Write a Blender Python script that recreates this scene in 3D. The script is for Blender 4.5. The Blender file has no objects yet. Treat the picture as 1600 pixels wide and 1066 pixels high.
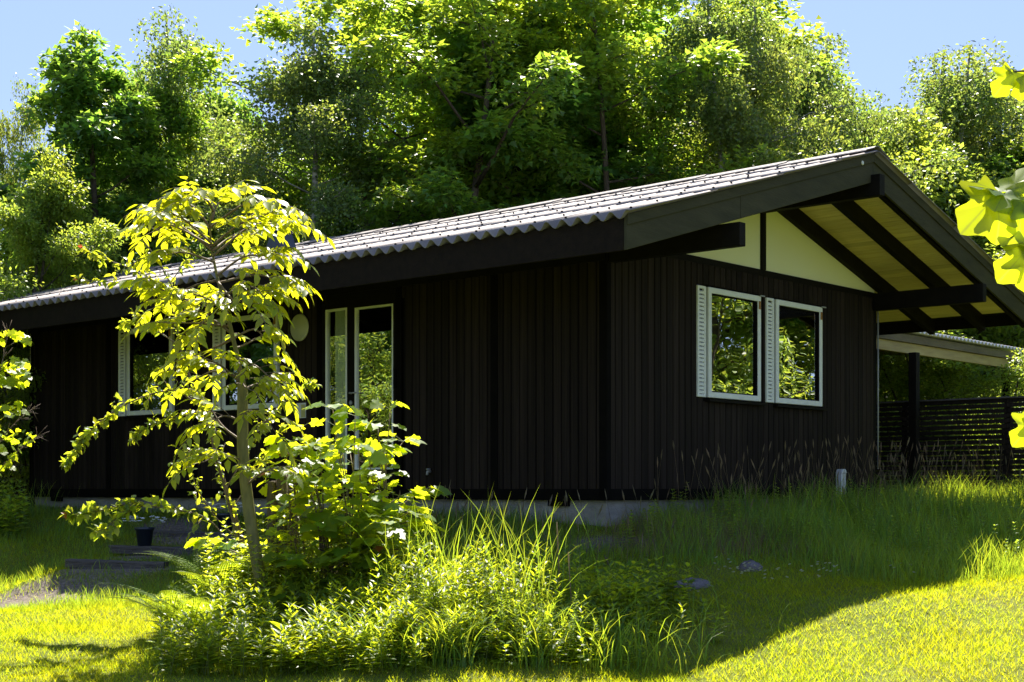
import bpy, math, random
import numpy as np
from mathutils import Vector, Matrix
R = math.radians
rng = np.random.default_rng(7)
random.seed(7)
SC = bpy.context.scene
COL = SC.collection
EYE = 1.5                      # camera height above the lawn at its feet
FPX = 2328.0                   # focal length in photograph pixels (1600 wide)

# ------------------------------------------------------------------ camera, sky, sun, exposure
cam_d = bpy.data.cameras.new('camera'); cam = bpy.data.objects.new('camera', cam_d); COL.objects.link(cam)
cam.location = (0, 0, EYE); cam.rotation_euler = (R(90), 0, 0)
cam_d.sensor_width = 36; cam_d.lens = 36*FPX/1600; cam_d.shift_y = 231/1600
cam_d.clip_start = 0.1; cam_d.clip_end = 1500
SC.camera = cam
SUN_EL, SUN_AZ = 54.0, 3.0
world = bpy.data.worlds.new('World'); SC.world = world; world.use_nodes = True
wn = world.node_tree.nodes; wl = world.node_tree.links; wn.clear()
sky = wn.new('ShaderNodeTexSky'); sky.sky_type = 'NISHITA'; sky.sun_disc = False
sky.sun_elevation = R(SUN_EL); sky.sun_rotation = R(SUN_AZ); sky.air_density = 1.0; sky.dust_density = 0.3; sky.ozone_density = 1.6
bg = wn.new('ShaderNodeBackground'); bg.inputs['Strength'].default_value = 0.118
wo = wn.new('ShaderNodeOutputWorld'); tint = wn.new('ShaderNodeMixRGB'); tint.blend_type = 'MULTIPLY'; tint.inputs[0].default_value = 1; tint.inputs[2].default_value = (.60, .71, 1.03, 1)
gam = wn.new('ShaderNodeGamma'); gam.inputs[1].default_value = .42; wl.new(sky.outputs[0], gam.inputs[0]); wl.new(gam.outputs[0], tint.inputs[1]); wl.new(tint.outputs[0], bg.inputs[0]); wl.new(bg.outputs[0], wo.inputs[0])
sd = bpy.data.lights.new('sun', 'SUN'); so = bpy.data.objects.new('sun', sd); COL.objects.link(so)
sd.energy = 3.9; sd.angle = R(0.53); sd.color = (1.0, 0.93, 0.80)
sv = Vector((math.sin(R(SUN_AZ))*math.cos(R(SUN_EL)), math.cos(R(SUN_AZ))*math.cos(R(SUN_EL)), math.sin(R(SUN_EL))))
so.rotation_euler = sv.to_track_quat('Z', 'Y').to_euler(); so.location = sv*60
SC.view_settings.view_transform = 'Standard'; SC.view_settings.look = 'None'
SC.view_settings.exposure = 2.15; SC.view_settings.gamma = 1.0
SC.view_settings.use_curve_mapping = False
SC.cycles.max_bounces = 8; SC.cycles.diffuse_bounces = 4; SC.cycles.transmission_bounces = 6
SC.cycles.glossy_bounces = 3; SC.cycles.transparent_max_bounces = 12

# ------------------------------------------------------------------ helpers
def tag(o, label=None, cat=None, group=None, kind=None):
    if label: o['label'] = label
    if cat: o['category'] = cat
    if group: o['group'] = group
    if kind: o['kind'] = kind
    return o
def empty(name, loc=(0, 0, 0), rz=0.0):
    o = bpy.data.objects.new(name, None); COL.objects.link(o); o.location = loc; o.rotation_euler = (0, 0, rz)
    o.empty_display_size = .2
    return o
def link(name, me, parent=None, loc=(0, 0, 0), rot=(0, 0, 0), scale=(1, 1, 1)):
    o = bpy.data.objects.new(name, me); COL.objects.link(o)
    o.location = loc; o.rotation_euler = rot; o.scale = scale
    if parent is not None: o.parent = parent
    return o
def npmesh(name, V, F, mat=None, smooth=False):
    """V (n,3), F (m,k) uniform faces"""
    V = np.asarray(V, dtype=np.float32); F = np.asarray(F, dtype=np.int32)
    me = bpy.data.meshes.new(name); k = F.shape[1]
    me.vertices.add(len(V)); me.vertices.foreach_set('co', V.ravel())
    me.loops.add(F.size); me.loops.foreach_set('vertex_index', F.ravel())
    me.polygons.add(len(F)); me.polygons.foreach_set('loop_start', np.arange(0, F.size, k, dtype=np.int32))
    me.polygons.foreach_set('loop_total', np.full(len(F), k, dtype=np.int32))
    if smooth: me.polygons.foreach_set('use_smooth', np.ones(len(F), dtype=bool))
    me.update(calc_edges=True); me.validate()
    if mat: me.materials.append(mat)
    return me
class MB:
    def __init__(s): s.v = []; s.f = []; s.m = []
    def add(s, vs, fs, mi=0):
        b = len(s.v); s.v += [tuple(v) for v in vs]; s.f += [tuple(i+b for i in f) for f in fs]; s.m += [mi]*len(fs); return s
    def box(s, x0, x1, y0, y1, z0, z1, mi=0):
        return s.add([(x0,y0,z0),(x1,y0,z0),(x1,y1,z0),(x0,y1,z0),(x0,y0,z1),(x1,y0,z1),(x1,y1,z1),(x0,y1,z1)],
              [(0,3,2,1),(4,5,6,7),(0,1,5,4),(1,2,6,5),(2,3,7,6),(3,0,4,7)], mi)
    def prism(s, poly, y0, y1, mi=0):     # poly in (x,z), counter-clockwise seen from -y
        n = len(poly)
        s.add([(x,y0,z) for x,z in poly]+[(x,y1,z) for x,z in poly],
              [tuple(range(n)), tuple(range(2*n-1,n-1,-1))]+[(i,i+n,(i+1)%n+n,(i+1)%n) for i in range(n)], mi); return s
    def lathe(s, prof, n=20, c=(0,0,0), mi=0, cap=True):
        vs = []; fs = []; m = len(prof)
        for r, z in prof:
            for i in range(n):
                a = 2*math.pi*i/n; vs.append((c[0]+r*math.cos(a), c[1]+r*math.sin(a), c[2]+z))
        for j in range(m-1):
            for i in range(n): fs.append((j*n+i, j*n+(i+1)%n, (j+1)*n+(i+1)%n, (j+1)*n+i))
        if cap: fs.append(tuple(range(n-1,-1,-1))); fs.append(tuple((m-1)*n+i for i in range(n)))
        return s.add(vs, fs, mi)
    def tube(s, pts, rad, n=7, mi=0):
        pts = [Vector(p) for p in pts]; m = len(pts); vs = []; fs = []
        if not hasattr(rad, '__len__'): rad = [rad]*m
        ref = Vector((0.31, 0.95, 0.07)).normalized()
        for j, p in enumerate(pts):
            t = (pts[min(j+1,m-1)]-pts[max(j-1,0)]).normalized()
            a = t.cross(ref); 
            if a.length < .05: a = t.cross(Vector((1,0,0)))
            a.normalize(); b = t.cross(a)
            for i in range(n):
                w = 2*math.pi*i/n; vs.append(p+(a*math.cos(w)+b*math.sin(w))*rad[j])
        for j in range(m-1):
            for i in range(n): fs.append((j*n+i, j*n+(i+1)%n, (j+1)*n+(i+1)%n, (j+1)*n+i))
        fs.append(tuple(range(n-1,-1,-1))); fs.append(tuple((m-1)*n+i for i in range(n)))
        return s.add(vs, fs, mi)
    def mesh(s, name, mats, smooth=False, bevel=0):
        me = bpy.data.meshes.new(name); me.from_pydata(s.v, [], s.f)
        for m in (mats if isinstance(mats, (list, tuple)) else [mats]): me.materials.append(m)
        me.polygons.foreach_set('material_index', s.m)
        if bevel:
            import bmesh
            bm = bmesh.new(); bm.from_mesh(me)
            bmesh.ops.recalc_face_normals(bm, faces=bm.faces)
            bmesh.ops.bevel(bm, geom=bm.edges[:], offset=bevel, segments=1, affect='EDGES', clamp_overlap=True)
            bm.to_mesh(me); bm.free()
        if smooth: me.polygons.foreach_set('use_smooth', [True]*len(me.polygons))
        me.update(); return me
    def build(s, name, mats, parent=None, smooth=False, bevel=0, **k):
        return link(name, s.mesh(name, mats, smooth, bevel), parent, **k)

# ------------------------------------------------------------------ materials
def newmat(name):
    m = bpy.data.materials.new(name); m.use_nodes = True; nt = m.node_tree; nt.nodes.clear()
    out = nt.nodes.new('ShaderNodeOutputMaterial'); return m, nt, out
def N(nt, t, **k):
    n = nt.nodes.new(t)
    for a, b in k.items():
        if hasattr(n, a): setattr(n, a, b)
        else: n.inputs[a.replace('_', ' ')].default_value = b
    return n
def rgba(c): return (c[0], c[1], c[2], 1)
def ramp(nt, fac, stops):
    r = nt.nodes.new('ShaderNodeValToRGB'); e = r.color_ramp.elements
    while len(e) < len(stops): e.new(.5)
    for i, (p, c) in enumerate(stops): e[i].position = p; e[i].color = rgba(c)
    if fac is not None: nt.links.new(fac, r.inputs[0])
    return r
def surf(name, c1, c2, rough=.6, scale=(8,8,8), nscale=1.0, bump=.2, bumpscale=None, spec=.5, objrand=.0, detail=6, c3=None, bdist=.01):
    m, nt, out = newmat(name); L = nt.links
    tc = N(nt, 'ShaderNodeTexCoord'); mp = N(nt, 'ShaderNodeMapping'); mp.inputs['Scale'].default_value = scale
    L.new(tc.outputs['Object'], mp.inputs[0])
    if objrand:
        oi = N(nt, 'ShaderNodeObjectInfo'); cx = N(nt, 'ShaderNodeVectorMath', operation='SCALE'); cx.inputs['Scale'].default_value = 1
        ad = N(nt, 'ShaderNodeVectorMath', operation='ADD'); mu = N(nt, 'ShaderNodeMath', operation='MULTIPLY'); mu.inputs[1].default_value = 37.0
        L.new(oi.outputs['Random'], mu.inputs[0]); L.new(mp.outputs[0], ad.inputs[0]); L.new(mu.outputs[0], ad.inputs[1]); vec = ad.outputs[0]
    else: vec = mp.outputs[0]
    no = N(nt, 'ShaderNodeTexNoise', Scale=nscale, Detail=detail, Roughness=.6); L.new(vec, no.inputs['Vector'])
    st = [(.3, c1), (.7, c2)] if c3 is None else [(.25, c1), (.55, c2), (.8, c3)]
    rp = ramp(nt, no.outputs['Fac'], st); colr = rp.outputs[0]
    if objrand:
        hs = N(nt, 'ShaderNodeHueSaturation'); mr = N(nt, 'ShaderNodeMapRange'); mr.inputs['To Min'].default_value = 1-objrand; mr.inputs['To Max'].default_value = 1+objrand
        L.new(oi.outputs['Random'], mr.inputs[0]); L.new(mr.outputs[0], hs.inputs['Value']); L.new(colr, hs.inputs['Color']); colr = hs.outputs[0]
    bs = N(nt, 'ShaderNodeBsdfPrincipled', Roughness=rough); bs.inputs['Specular IOR Level'].default_value = spec
    L.new(colr, bs.inputs['Base Color'])
    n2 = N(nt, 'ShaderNodeTexNoise', Scale=(bumpscale or nscale*3), Detail=5); L.new(vec, n2.inputs['Vector'])
    bp = N(nt, 'ShaderNodeBump', Strength=bump, Distance=bdist); L.new(n2.outputs['Fac'], bp.inputs['Height']); L.new(bp.outputs[0], bs.inputs['Normal'])
    L.new(bs.outputs[0], out.inputs[0]); return m
def leafmat(name, base, trans, rough=.45, mix=.5, spec=.4, hue=.02, val=.3, patch=None, sat=1.0, vein=False):
    m, nt, out = newmat(name); L = nt.links
    g = N(nt, 'ShaderNodeNewGeometry'); oi = N(nt, 'ShaderNodeObjectInfo')
    ad = N(nt, 'ShaderNodeMath', operation='ADD'); L.new(g.outputs['Random Per Island'], ad.inputs[0]); L.new(oi.outputs['Random'], ad.inputs[1])
    fr = N(nt, 'ShaderNodeMath', operation='FRACT'); L.new(ad.outputs[0], fr.inputs[0])
    mh = N(nt, 'ShaderNodeMapRange'); mh.inputs['To Min'].default_value = .5-hue; mh.inputs['To Max'].default_value = .5+hue
    m2 = N(nt, 'ShaderNodeMath', operation='MULTIPLY'); m2.inputs[1].default_value = 7.31; L.new(fr.outputs[0], m2.inputs[0])
    f2 = N(nt, 'ShaderNodeMath', operation='FRACT'); L.new(m2.outputs[0], f2.inputs[0])
    mv = N(nt, 'ShaderNodeMapRange'); mv.inputs['To Min'].default_value = 1-val; mv.inputs['To Max'].default_value = 1+val
    L.new(fr.outputs[0], mh.inputs[0]); L.new(f2.outputs[0], mv.inputs[0])
    outs = []
    for c in (base, trans):
        hs = N(nt, 'ShaderNodeHueSaturation'); hs.inputs['Saturation'].default_value = sat
        L.new(mh.outputs[0], hs.inputs['Hue']); L.new(mv.outputs[0], hs.inputs['Value'])
        if patch:
            tc = N(nt, 'ShaderNodeNewGeometry'); no = N(nt, 'ShaderNodeTexNoise', Scale=patch[0], Detail=3); L.new(tc.outputs['Position'], no.inputs['Vector'])
            p = patch[1]; rp = ramp(nt, no.outputs['Fac'], [(.42, c), (.62, (c[0]*p[0], c[1]*p[1], c[2]*p[2]))]); L.new(rp.outputs[0], hs.inputs['Color'])
        elif vein:
            tc = N(nt, 'ShaderNodeTexCoord'); sx = N(nt, 'ShaderNodeSeparateXYZ'); L.new(tc.outputs['Object'], sx.inputs[0])
            an = N(nt, 'ShaderNodeMath', operation='ARCTAN2'); L.new(sx.outputs[1], an.inputs[0]); L.new(sx.outputs[0], an.inputs[1])
            pp = N(nt, 'ShaderNodeMath', operation='PINGPONG'); pp.inputs[1].default_value = .34; L.new(an.outputs[0], pp.inputs[0])
            nz = N(nt, 'ShaderNodeTexNoise', Scale=5, Detail=6); L.new(tc.outputs['Object'], nz.inputs['Vector'])
            ad2 = N(nt, 'ShaderNodeMath', operation='MULTIPLY_ADD'); ad2.inputs[1].default_value = .05; L.new(nz.outputs['Fac'], ad2.inputs[0]); L.new(pp.outputs[0], ad2.inputs[2])
            rp = ramp(nt, ad2.outputs[0], [(.03, (c[0]*.62+.02, c[1]*.62+.03, c[2]+.02)), (.065, (c[0]*.9, c[1]*.95, c[2])), (.30, c)]); L.new(rp.outputs[0], hs.inputs['Color'])
        else: hs.inputs['Color'].default_value = rgba(c)
        outs.append(hs.outputs[0])
    bs = N(nt, 'ShaderNodeBsdfPrincipled', Roughness=rough); bs.inputs['Specular IOR Level'].default_value = spec
    tr = N(nt, 'ShaderNodeBsdfTranslucent'); mx = N(nt, 'ShaderNodeMixShader'); mx.inputs[0].default_value = mix
    L.new(outs[0], bs.inputs['Base Color']); L.new(outs[1], tr.inputs['Color'])
    L.new(bs.outputs[0], mx.inputs[1]); L.new(tr.outputs[0], mx.inputs[2]); L.new(mx.outputs[0], out.inputs[0]); return m
M = {}
M['board'] = surf('dark_stained_board', (.0105,.0072,.0055), (.029,.020,.0155), .75, (30,30,1.6), 1.0, .35, 3, .12, objrand=.35)
M['dark'] = surf('dark_stained_timber', (.005,.0038,.0028), (.010,.0078,.0055), .7, (4,4,4), 1.5, .3, 9, .12)
M['fasciab'] = surf('brown_fascia_board', (.009,.0062,.0045), (.017,.011,.0075), .75, (1.5,8,8), 1.6, .25, 9, .1)
M['barge'] = surf('weathered_barge_board', (.036,.034,.017), (.055,.050,.026), .7, (1.5,8,8), 1.6, .35, 9, .15)
M['redboard'] = surf('red_brown_board', (.014,.007,.004), (.035,.016,.009), .65, (30,30,1.6), 1.0, .35, 3, .3, objrand=.3)
M['pine'] = surf('pine_soffit_board', (.66,.50,.22), (.82,.68,.36), .6, (60,2,60), .9, .3, 3, .3, objrand=.14)
M['pinebeam'] = surf('pale_pine_beam', (.34,.25,.11), (.50,.40,.20), .7, (1.5,10,14), 1.2, .3, 4, .3)
M['panel'] = surf('cream_gable_panel', (.83,.81,.46), (.84,.83,.50), .7, (2,2,2), 1, .05, 20, .3)
M['white'] = surf('white_window_paint', (.74,.75,.68), (.84,.85,.78), .45, (5,5,5), 1.5, .1, 20, .4)
M['rust'] = surf('rusty_hinge', (.25,.12,.03), (.4,.2,.06), .7, (50,50,50), 1, .2)
M['concrete'] = surf('concrete_plinth', (.20,.19,.17), (.36,.34,.31), .85, (2,2,5), 1.5, .6, 18, .3, bdist=.02)
M['eternit'] = surf('fibre_cement', (.17,.15,.147), (.25,.222,.217), .8, (2,2,2), 1.6, .35, 30, .35, objrand=.10)
M['lightsheet'] = surf('pale_corrugated_sheet', (.62,.60,.60), (.74,.72,.72), .6, (2,2,2), 1.6, .2, 20, .35)
M['black'] = surf('black_rubber', (.0035,.003,.0026), (.007,.006,.005), .8, (5,5,5), 1, .1, spec=.05)
M['metal'] = surf('grey_metal', (.25,.25,.24), (.35,.35,.34), .4, (9,9,9), 1, .1)
M['pipe'] = surf('white_plastic', (.6,.6,.58), (.72,.72,.7), .4, (9,9,9), 1, .05)
M['disc'] = surf('cream_enamel', (.50,.50,.34), (.58,.58,.42), .4, (9,9,9), 1, .05)
M['bell'] = surf('green_grey_metal', (.06,.08,.07), (.10,.12,.11), .45, (20,20,20), 1, .1)
M['inner'] = surf('interior_wall', (.10,.085,.06), (.14,.12,.09), .8, (2,2,2), 1, .05)
M['curtain'] = surf('pale_curtain', (.75,.75,.62), (.84,.84,.70), .9, (30,30,2), 1, .2)
M['paper'] = surf('paper', (.55,.58,.60), (.70,.72,.72), .7, (8,8,8), 1, .02)
M['paperyellow'] = surf('yellow_print', (.45,.42,.12), (.55,.50,.2), .7, (20,20,20), 1, .02)
M['sleeper'] = surf('weathered_sleeper', (.045,.038,.036), (.12,.105,.10), .85, (2,14,14), 1.5, .8, 4, .25, bdist=.02)
M['stone'] = surf('granite', (.055,.05,.055), (.16,.145,.15), .9, (9,9,9), 1.5, 1.0, 6, .2, c3=(.09,.08,.085), bdist=.02)
M['pot'] = surf('dark_blue_pot', (.012,.017,.035), (.02,.028,.05), .35, (9,9,9), 1, .1)
M['petal'] = surf('white_petal', (.75,.75,.78), (.82,.82,.85), .6, (9,9,9), 1, .05)
M['bark'] = surf('grey_brown_bark', (.045,.036,.027), (.13,.105,.08), .9, (8,8,2.5), 2, .9, 6, .2, bdist=.03)
M['birchbark'] = surf('birch_bark', (.07,.065,.06), (.50,.48,.44), .8, (3,3,9), 1.2, .5, 6, .2, bdist=.02)
M['youngbark'] = surf('olive_green_bark', (.10,.095,.03), (.19,.17,.06), .6, (20,20,5), 1.5, .4, 4, .35)
M['twig'] = surf('brown_twig', (.08,.055,.038), (.20,.15,.11), .7, (20,20,20), 1.5, .4, 4, .3)
M['greenstem'] = surf('green_stem', (.10,.14,.03), (.18,.22,.06), .6, (20,20,20), 1.5, .1)
# glass: reflects by angle, lets the room show through
def glassmat(k=3.0):
    m, nt, out = newmat('window_glass'); L = nt.links
    fr = N(nt, 'ShaderNodeFresnel', IOR=2.7); tr = N(nt, 'ShaderNodeBsdfTransparent'); tr.inputs[0].default_value = (.82,.86,.82,1)
    gl = N(nt, 'ShaderNodeBsdfGlossy'); gl.inputs['Roughness'].default_value = .0; gl.inputs[0].default_value = (1,1,1,1)
    no = N(nt, 'ShaderNodeTexNoise', Scale=2.2, Detail=1); tc = N(nt, 'ShaderNodeTexCoord'); L.new(tc.outputs['Object'], no.inputs['Vector'])
    bp = N(nt, 'ShaderNodeBump', Strength=.12, Distance=.02); L.new(no.outputs['Fac'], bp.inputs['Height']); L.new(bp.outputs[0], gl.inputs['Normal'])
    mx = N(nt, 'ShaderNodeMixShader'); ge = N(nt, 'ShaderNodeNewGeometry'); inv = N(nt, 'ShaderNodeMath', operation='SUBTRACT'); inv.inputs[0].default_value = 1; L.new(ge.outputs['Backfacing'], inv.inputs[1])
    mk = N(nt, 'ShaderNodeMath', operation='MULTIPLY'); mk.inputs[1].default_value = k; mk.use_clamp = True; L.new(fr.outputs[0], mk.inputs[0])
    m2 = N(nt, 'ShaderNodeMath', operation='MULTIPLY'); L.new(mk.outputs[0], m2.inputs[0]); L.new(inv.outputs[0], m2.inputs[1])
    L.new(m2.outputs[0], mx.inputs[0]); L.new(tr.outputs[0], mx.inputs[1]); L.new(gl.outputs[0], mx.inputs[2]); L.new(mx.outputs[0], out.inputs[0]); return m
M['glass'] = glassmat(2.6); M['clearglass'] = glassmat(.9)
M['maple'] = leafmat('maple_leaves', (.060,.145,.038), (.32,.53,.05), .42, .5, .45, .018, .35, patch=(.35,(1.25,1.08,.8)))
M['maplebright'] = leafmat('bright_maple_leaves', (.075,.165,.035), (.42,.60,.045), .42, .5, .45, .018, .3, patch=(.4,(1.3,1.1,.8)))
M['birch'] = leafmat('birch_leaves', (.080,.135,.045), (.35,.47,.07), .42, .45, .45, .02, .4, patch=(.4,(1.2,1.05,.9)))
M['light'] = leafmat('light_green_leaves', (.095,.165,.035), (.47,.60,.06), .45, .5, .4, .018, .3, patch=(.8,(1.15,1.05,.9)))
M['ash'] = leafmat('young_ash_leaves', (.10,.165,.018), (.70,.72,.015), .36, .60, .5, .012, .2)
M['plum'] = leafmat('small_shrub_leaves', (.085,.14,.03), (.58,.64,.03), .36, .58, .5, .02, .25)
M['redtip'] = leafmat('red_young_leaves', (.25,.07,.03), (.6,.16,.04), .35, .5, .45, .02, .2)
M['sapling'] = leafmat('sapling_maple_leaves', (.085,.17,.02), (.66,.74,.015), .42, .62, .4, .014, .25)
M['hang'] = leafmat('hanging_maple_leaves', (.065,.13,.015), (.56,.64,.012), .4, .55, .45, .01, .12, vein=True)
M['lawn'] = leafmat('lawn_grass', (.080,.155,.020), (.56,.63,.010), .8, .6, .08, .024, .35, patch=(1.6,(1.08,.98,.8)))
M['tall'] = leafmat('tall_grass', (.085,.19,.035), (.46,.60,.03), .45, .5, .35, .022, .3, patch=(1.0,(1.15,1.02,.9)))
M['herb'] = leafmat('herb_leaves', (.075,.15,.02), (.54,.62,.015), .42, .56, .45, .016, .3)
M['fern'] = leafmat('fern_fronds', (.08,.15,.02), (.48,.60,.02), .6, .55, .15, .012, .2)
M['drygrass'] = leafmat('dry_grass', (.22,.16,.09), (.25,.19,.09), .7, .35, .2, .015, .3)
M['seed'] = leafmat('grass_heads', (.16,.13,.08), (.22,.2,.08), .7, .35, .2, .02, .3)

# ------------------------------------------------------------------ terrain
_TY = np.array([-60, 0, 6, 9, 10.5, 12, 13, 14, 14.7, 16, 18, 22, 30, 60, 500.]); _TH = np.array([1.55,1.52,1.52,1.44,1.18,.88,.70,.52,.41,.29,.23,.27,.30,.3,.3])
_TB = np.array([1.55,1.52,1.50,1.36,1.22,1.12,1.07,.99,.90,.68,.36,.27,.30,.3,.3])
def ground(x, y):
    x = np.asarray(x, float); y = np.asarray(y, float)
    sm = lambda T: (np.interp(y-.35,_TY,T)+np.interp(y+.35,_TY,T)+np.interp(y,_TY,T)*2)/4
    w = np.clip((-1.3-x)/1.8, 0, 1); w = w*w*(3-2*w); h = sm(_TH)*(1-w)+sm(_TB)*w
    h = h+.33*np.exp(-((x+5.6)/1.3)**2-((y-14.6)/1.5)**2)
    h = h+.30*np.exp(-((x-5.1)/1.5)**2-((y-14.5)/1.5)**2)
    for px_, Y_, hh_ in ((184,15.32,.805),(255,16.25,.695),(320,17.1,.555)):
        k = np.exp(-(((x-(px_-800)/FPX*Y_)/.95)**4+((y-Y_)/.40)**4)); h = h*(1-k)+hh_*k
    near = np.clip(1-np.hypot(x, y-12)/30, 0, 1)
    z = -h + near*(.025*np.sin(1.9*x+.8*y)+.018*np.sin(3.1*y-1.3*x)+.01*np.sin(6.3*x+2.)*np.cos(5.1*y))
    z += .06*np.exp(-((x+1.7)/1.0)**2-((y-11.6)/.9)**2)
    return z+EYE
def gz(x, y): return float(ground(x, y))
def gpt(px, Y, dz=0): X = (px-800)/FPX*Y; return Vector((X, Y, gz(X, Y)+dz))
def P(px, py, Y): return Vector(((px-800)/FPX*Y, Y, EYE+(764-py)/FPX*Y))
CX, CY, CA = .935, 14.7, math.atan2(.7508,.6605)
def to_house(x, y):       # world -> cabin frame (t along gable, s along facade to the back)
    dx = np.asarray(x)-CX; dy = np.asarray(y)-CY
    return dx*.6605+dy*.7508, -dx*.7508+dy*.6605
def patch_dirt(x, y):
    a = np.exp(-(((x+4.75)/1.15)**2+((y-14.45)/.62)**2)**1.5)
    a = np.maximum(a, .9*np.exp(-(((x-.95)/.55)**2+((y-14.05)/.42)**2)**1.5))
    a = np.maximum(a, .55*np.exp(-(((x-1.7)/.8)**2+((y-13.8)/.4)**2)**1.5))
    a = np.maximum(a, .9*np.exp(-(((x+4.0)/.45)**2+((y-17.6)/.8)**2)**2))
    for px, Y, w in ((184,15.25,.62),(255,16.1,.62),(320,16.9,.62)):
        a = np.maximum(a, np.exp(-(((x-(px-800)/FPX*Y)/w)**4+((y-Y)/.28)**4)))
    return a
def mat_ground():
    m, nt, out = newmat('ground_soil'); L = nt.links
    g = N(nt, 'ShaderNodeNewGeometry'); n1 = N(nt, 'ShaderNodeTexNoise', Scale=1.3, Detail=8, Roughness=.65); n2 = N(nt, 'ShaderNodeTexNoise', Scale=26, Detail=6, Roughness=.7)
    L.new(g.outputs['Position'], n1.inputs['Vector']); L.new(g.outputs['Position'], n2.inputs['Vector'])
    r1 = ramp(nt, n1.outputs['Fac'], [(.35,(.08,.10,.015)),(.6,(.13,.15,.02)),(.75,(.09,.075,.035))])
    r2 = ramp(nt, n2.outputs['Fac'], [(.3,(.07,.055,.045)),(.7,(.24,.20,.18))])
    at = N(nt, 'ShaderNodeAttribute', attribute_name='dirt'); ad = N(nt, 'ShaderNodeMath', operation='ADD'); su = N(nt, 'ShaderNodeMath', operation='MULTIPLY_ADD')
    su.inputs[1].default_value = .7; su.inputs[2].default_value = -.35; L.new(n2.outputs['Fac'], su.inputs[0]); L.new(at.outputs['Fac'], ad.inputs[0]); L.new(su.outputs[0], ad.inputs[1])
    st = ramp(nt, ad.outputs[0], [(.35,(0,0,0)),(.6,(1,1,1))])
    mx = N(nt, 'ShaderNodeMixRGB'); L.new(st.outputs[0], mx.inputs[0]); L.new(r1.outputs[0], mx.inputs[1]); L.new(r2.outputs[0], mx.inputs[2])
    bs = N(nt, 'ShaderNodeBsdfPrincipled', Roughness=.95); bs.inputs['Specular IOR Level'].default_value = .2; L.new(mx.outputs[0], bs.inputs['Base Color'])
    bp = N(nt, 'ShaderNodeBump', Strength=.8, Distance=.03); L.new(n2.outputs['Fac'], bp.inputs['Height']); L.new(bp.outputs[0], bs.inputs['Normal']); L.new(bs.outputs[0], out.inputs[0]); return m
xs = np.concatenate([-np.geomspace(400, 10, 14), np.arange(-9.5, 10, .16), np.geomspace(10.2, 400, 14)])
ys = np.concatenate([-np.geomspace(300, 3, 10), np.arange(0, 8, .8), np.arange(8, 20, .14), np.geomspace(20.2, 500, 18)])
GX, GY = np.meshgrid(xs, ys); GZ = ground(GX, GY)
nx, ny = len(xs), len(ys); idx = np.arange(nx*ny).reshape(ny, nx)
F = np.stack([idx[:-1,:-1], idx[:-1,1:], idx[1:,1:], idx[1:,:-1]], -1).reshape(-1, 4)
gme = npmesh('ground', np.stack([GX, GY, GZ], -1).reshape(-1, 3), F, mat_ground(), True)
at = gme.attributes.new('dirt', 'FLOAT', 'POINT'); at.data.foreach_set('value', patch_dirt(GX, GY).ravel().astype(np.float32))
tag(link('ground', gme), kind='structure')

# ------------------------------------------------------------------ the cabin
ZB = -.45
cabin = empty('wooden_cabin', (CX, CY, EYE+ZB), CA)
tag(cabin, 'low black timber cabin with corrugated roof and deep open gable', 'house')
def Z(z): return z-ZB
L_H = 10.54; W_H = 5.5; RID = 2.75; ZR = 3.59; SL = .286; EV = 1.59; OV = 1.41
def zr(x): return ZR-SL*abs(x-RID)
def sprism(mb, x0, x1, d0, d1, y0, y1, mi=0, cutx=None):   # slab d0..d1 below the roof line between x0,x1 on one slope
    return mb.prism([(x0, Z(zr(x0)-d1)), (x1, Z(zr(x1)-d1)), (x1, Z(zr(x1)-d0)), (x0, Z(zr(x0)-d0))], y0, y1, mi)
# windows and doors: (wall, u0, u1, z0, z1)
G_OPEN = [(1.74, 2.75, .99, 2.155), (3.115, 4.12, .99, 2.155)]
F_OPEN = [(2.985, 3.61, .22, 2.07), (3.745, 4.11, .22, 2.085), (5.0, 6.02, .99, 2.125), (7.11, 8.08, .99, 2.125)]
def sheet_with_holes(L, z0, z1, opens, th=.09):
    """backing wall in (u,z): strips round the openings; u along x, faces -y"""
    mb = MB(); us = sorted(set([0, L]+[a for o in opens for a in o[:2]]))
    for a, b in zip(us[:-1], us[1:]):
        hit = [o for o in opens if o[0] <= a+1e-6 and o[1] >= b-1e-6]
        if hit: o = hit[0]; mb.box(a, b, 0, th, z0, Z(o[2])); mb.box(a, b, 0, th, Z(o[3]), z1)
        else: mb.box(a, b, 0, th, z0, z1)
    return mb
def board_mesh(w):
    c = .006; mb = MB()
    mb.prism([(0,0),(1,0),(1,1),(0,1)], 0, 1)
    v = []
    prof = [(0,0),(0,-.016+c),(c,-.022),(w-c,-.022),(w,-.016+c),(w,0)]
    n = len(prof); vs = [(x,y,0) for x,y in prof]+[(x,y,1) for x,y in prof]
    fs = [(i,(i+1)%n,(i+1)%n+n,i+n) for i in range(n)]+[tuple(range(n-1,-1,-1)), tuple(range(n,2*n))]
    me = bpy.data.meshes.new('board'); me.from_pydata(vs, [], fs); me.materials.append(M['board']); me.update(); return me
def boards(parent, L, pitch, z0, z1, opens, me, mirror=False):
    n = int(round(L/pitch)); p = L/n
    for i in range(n):
        a = i*p; b = a+p
        segs = [(z0, z1)]
        for o in opens:
            if b > o[0]-.035 and a < o[1]+.035:
                segs = [(z0, Z(o[2]-.05)), (Z(o[3]+.035), z1)]
        for s0, s1 in segs:
            if s1-s0 > .05:
                o = link('board', me, parent, (a+.002, -random.random()*.004, s0), (0,0,0), (1, 1, s1-s0))
# gable wall (faces -y in the cabin frame)
gw = sheet_with_holes(W_H, Z(0), Z(2.47), G_OPEN).build('gable_wall', M['dark'], cabin)
boards(gw, W_H, .110, Z(.0), Z(2.40), G_OPEN, board_mesh(.0995))
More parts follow.
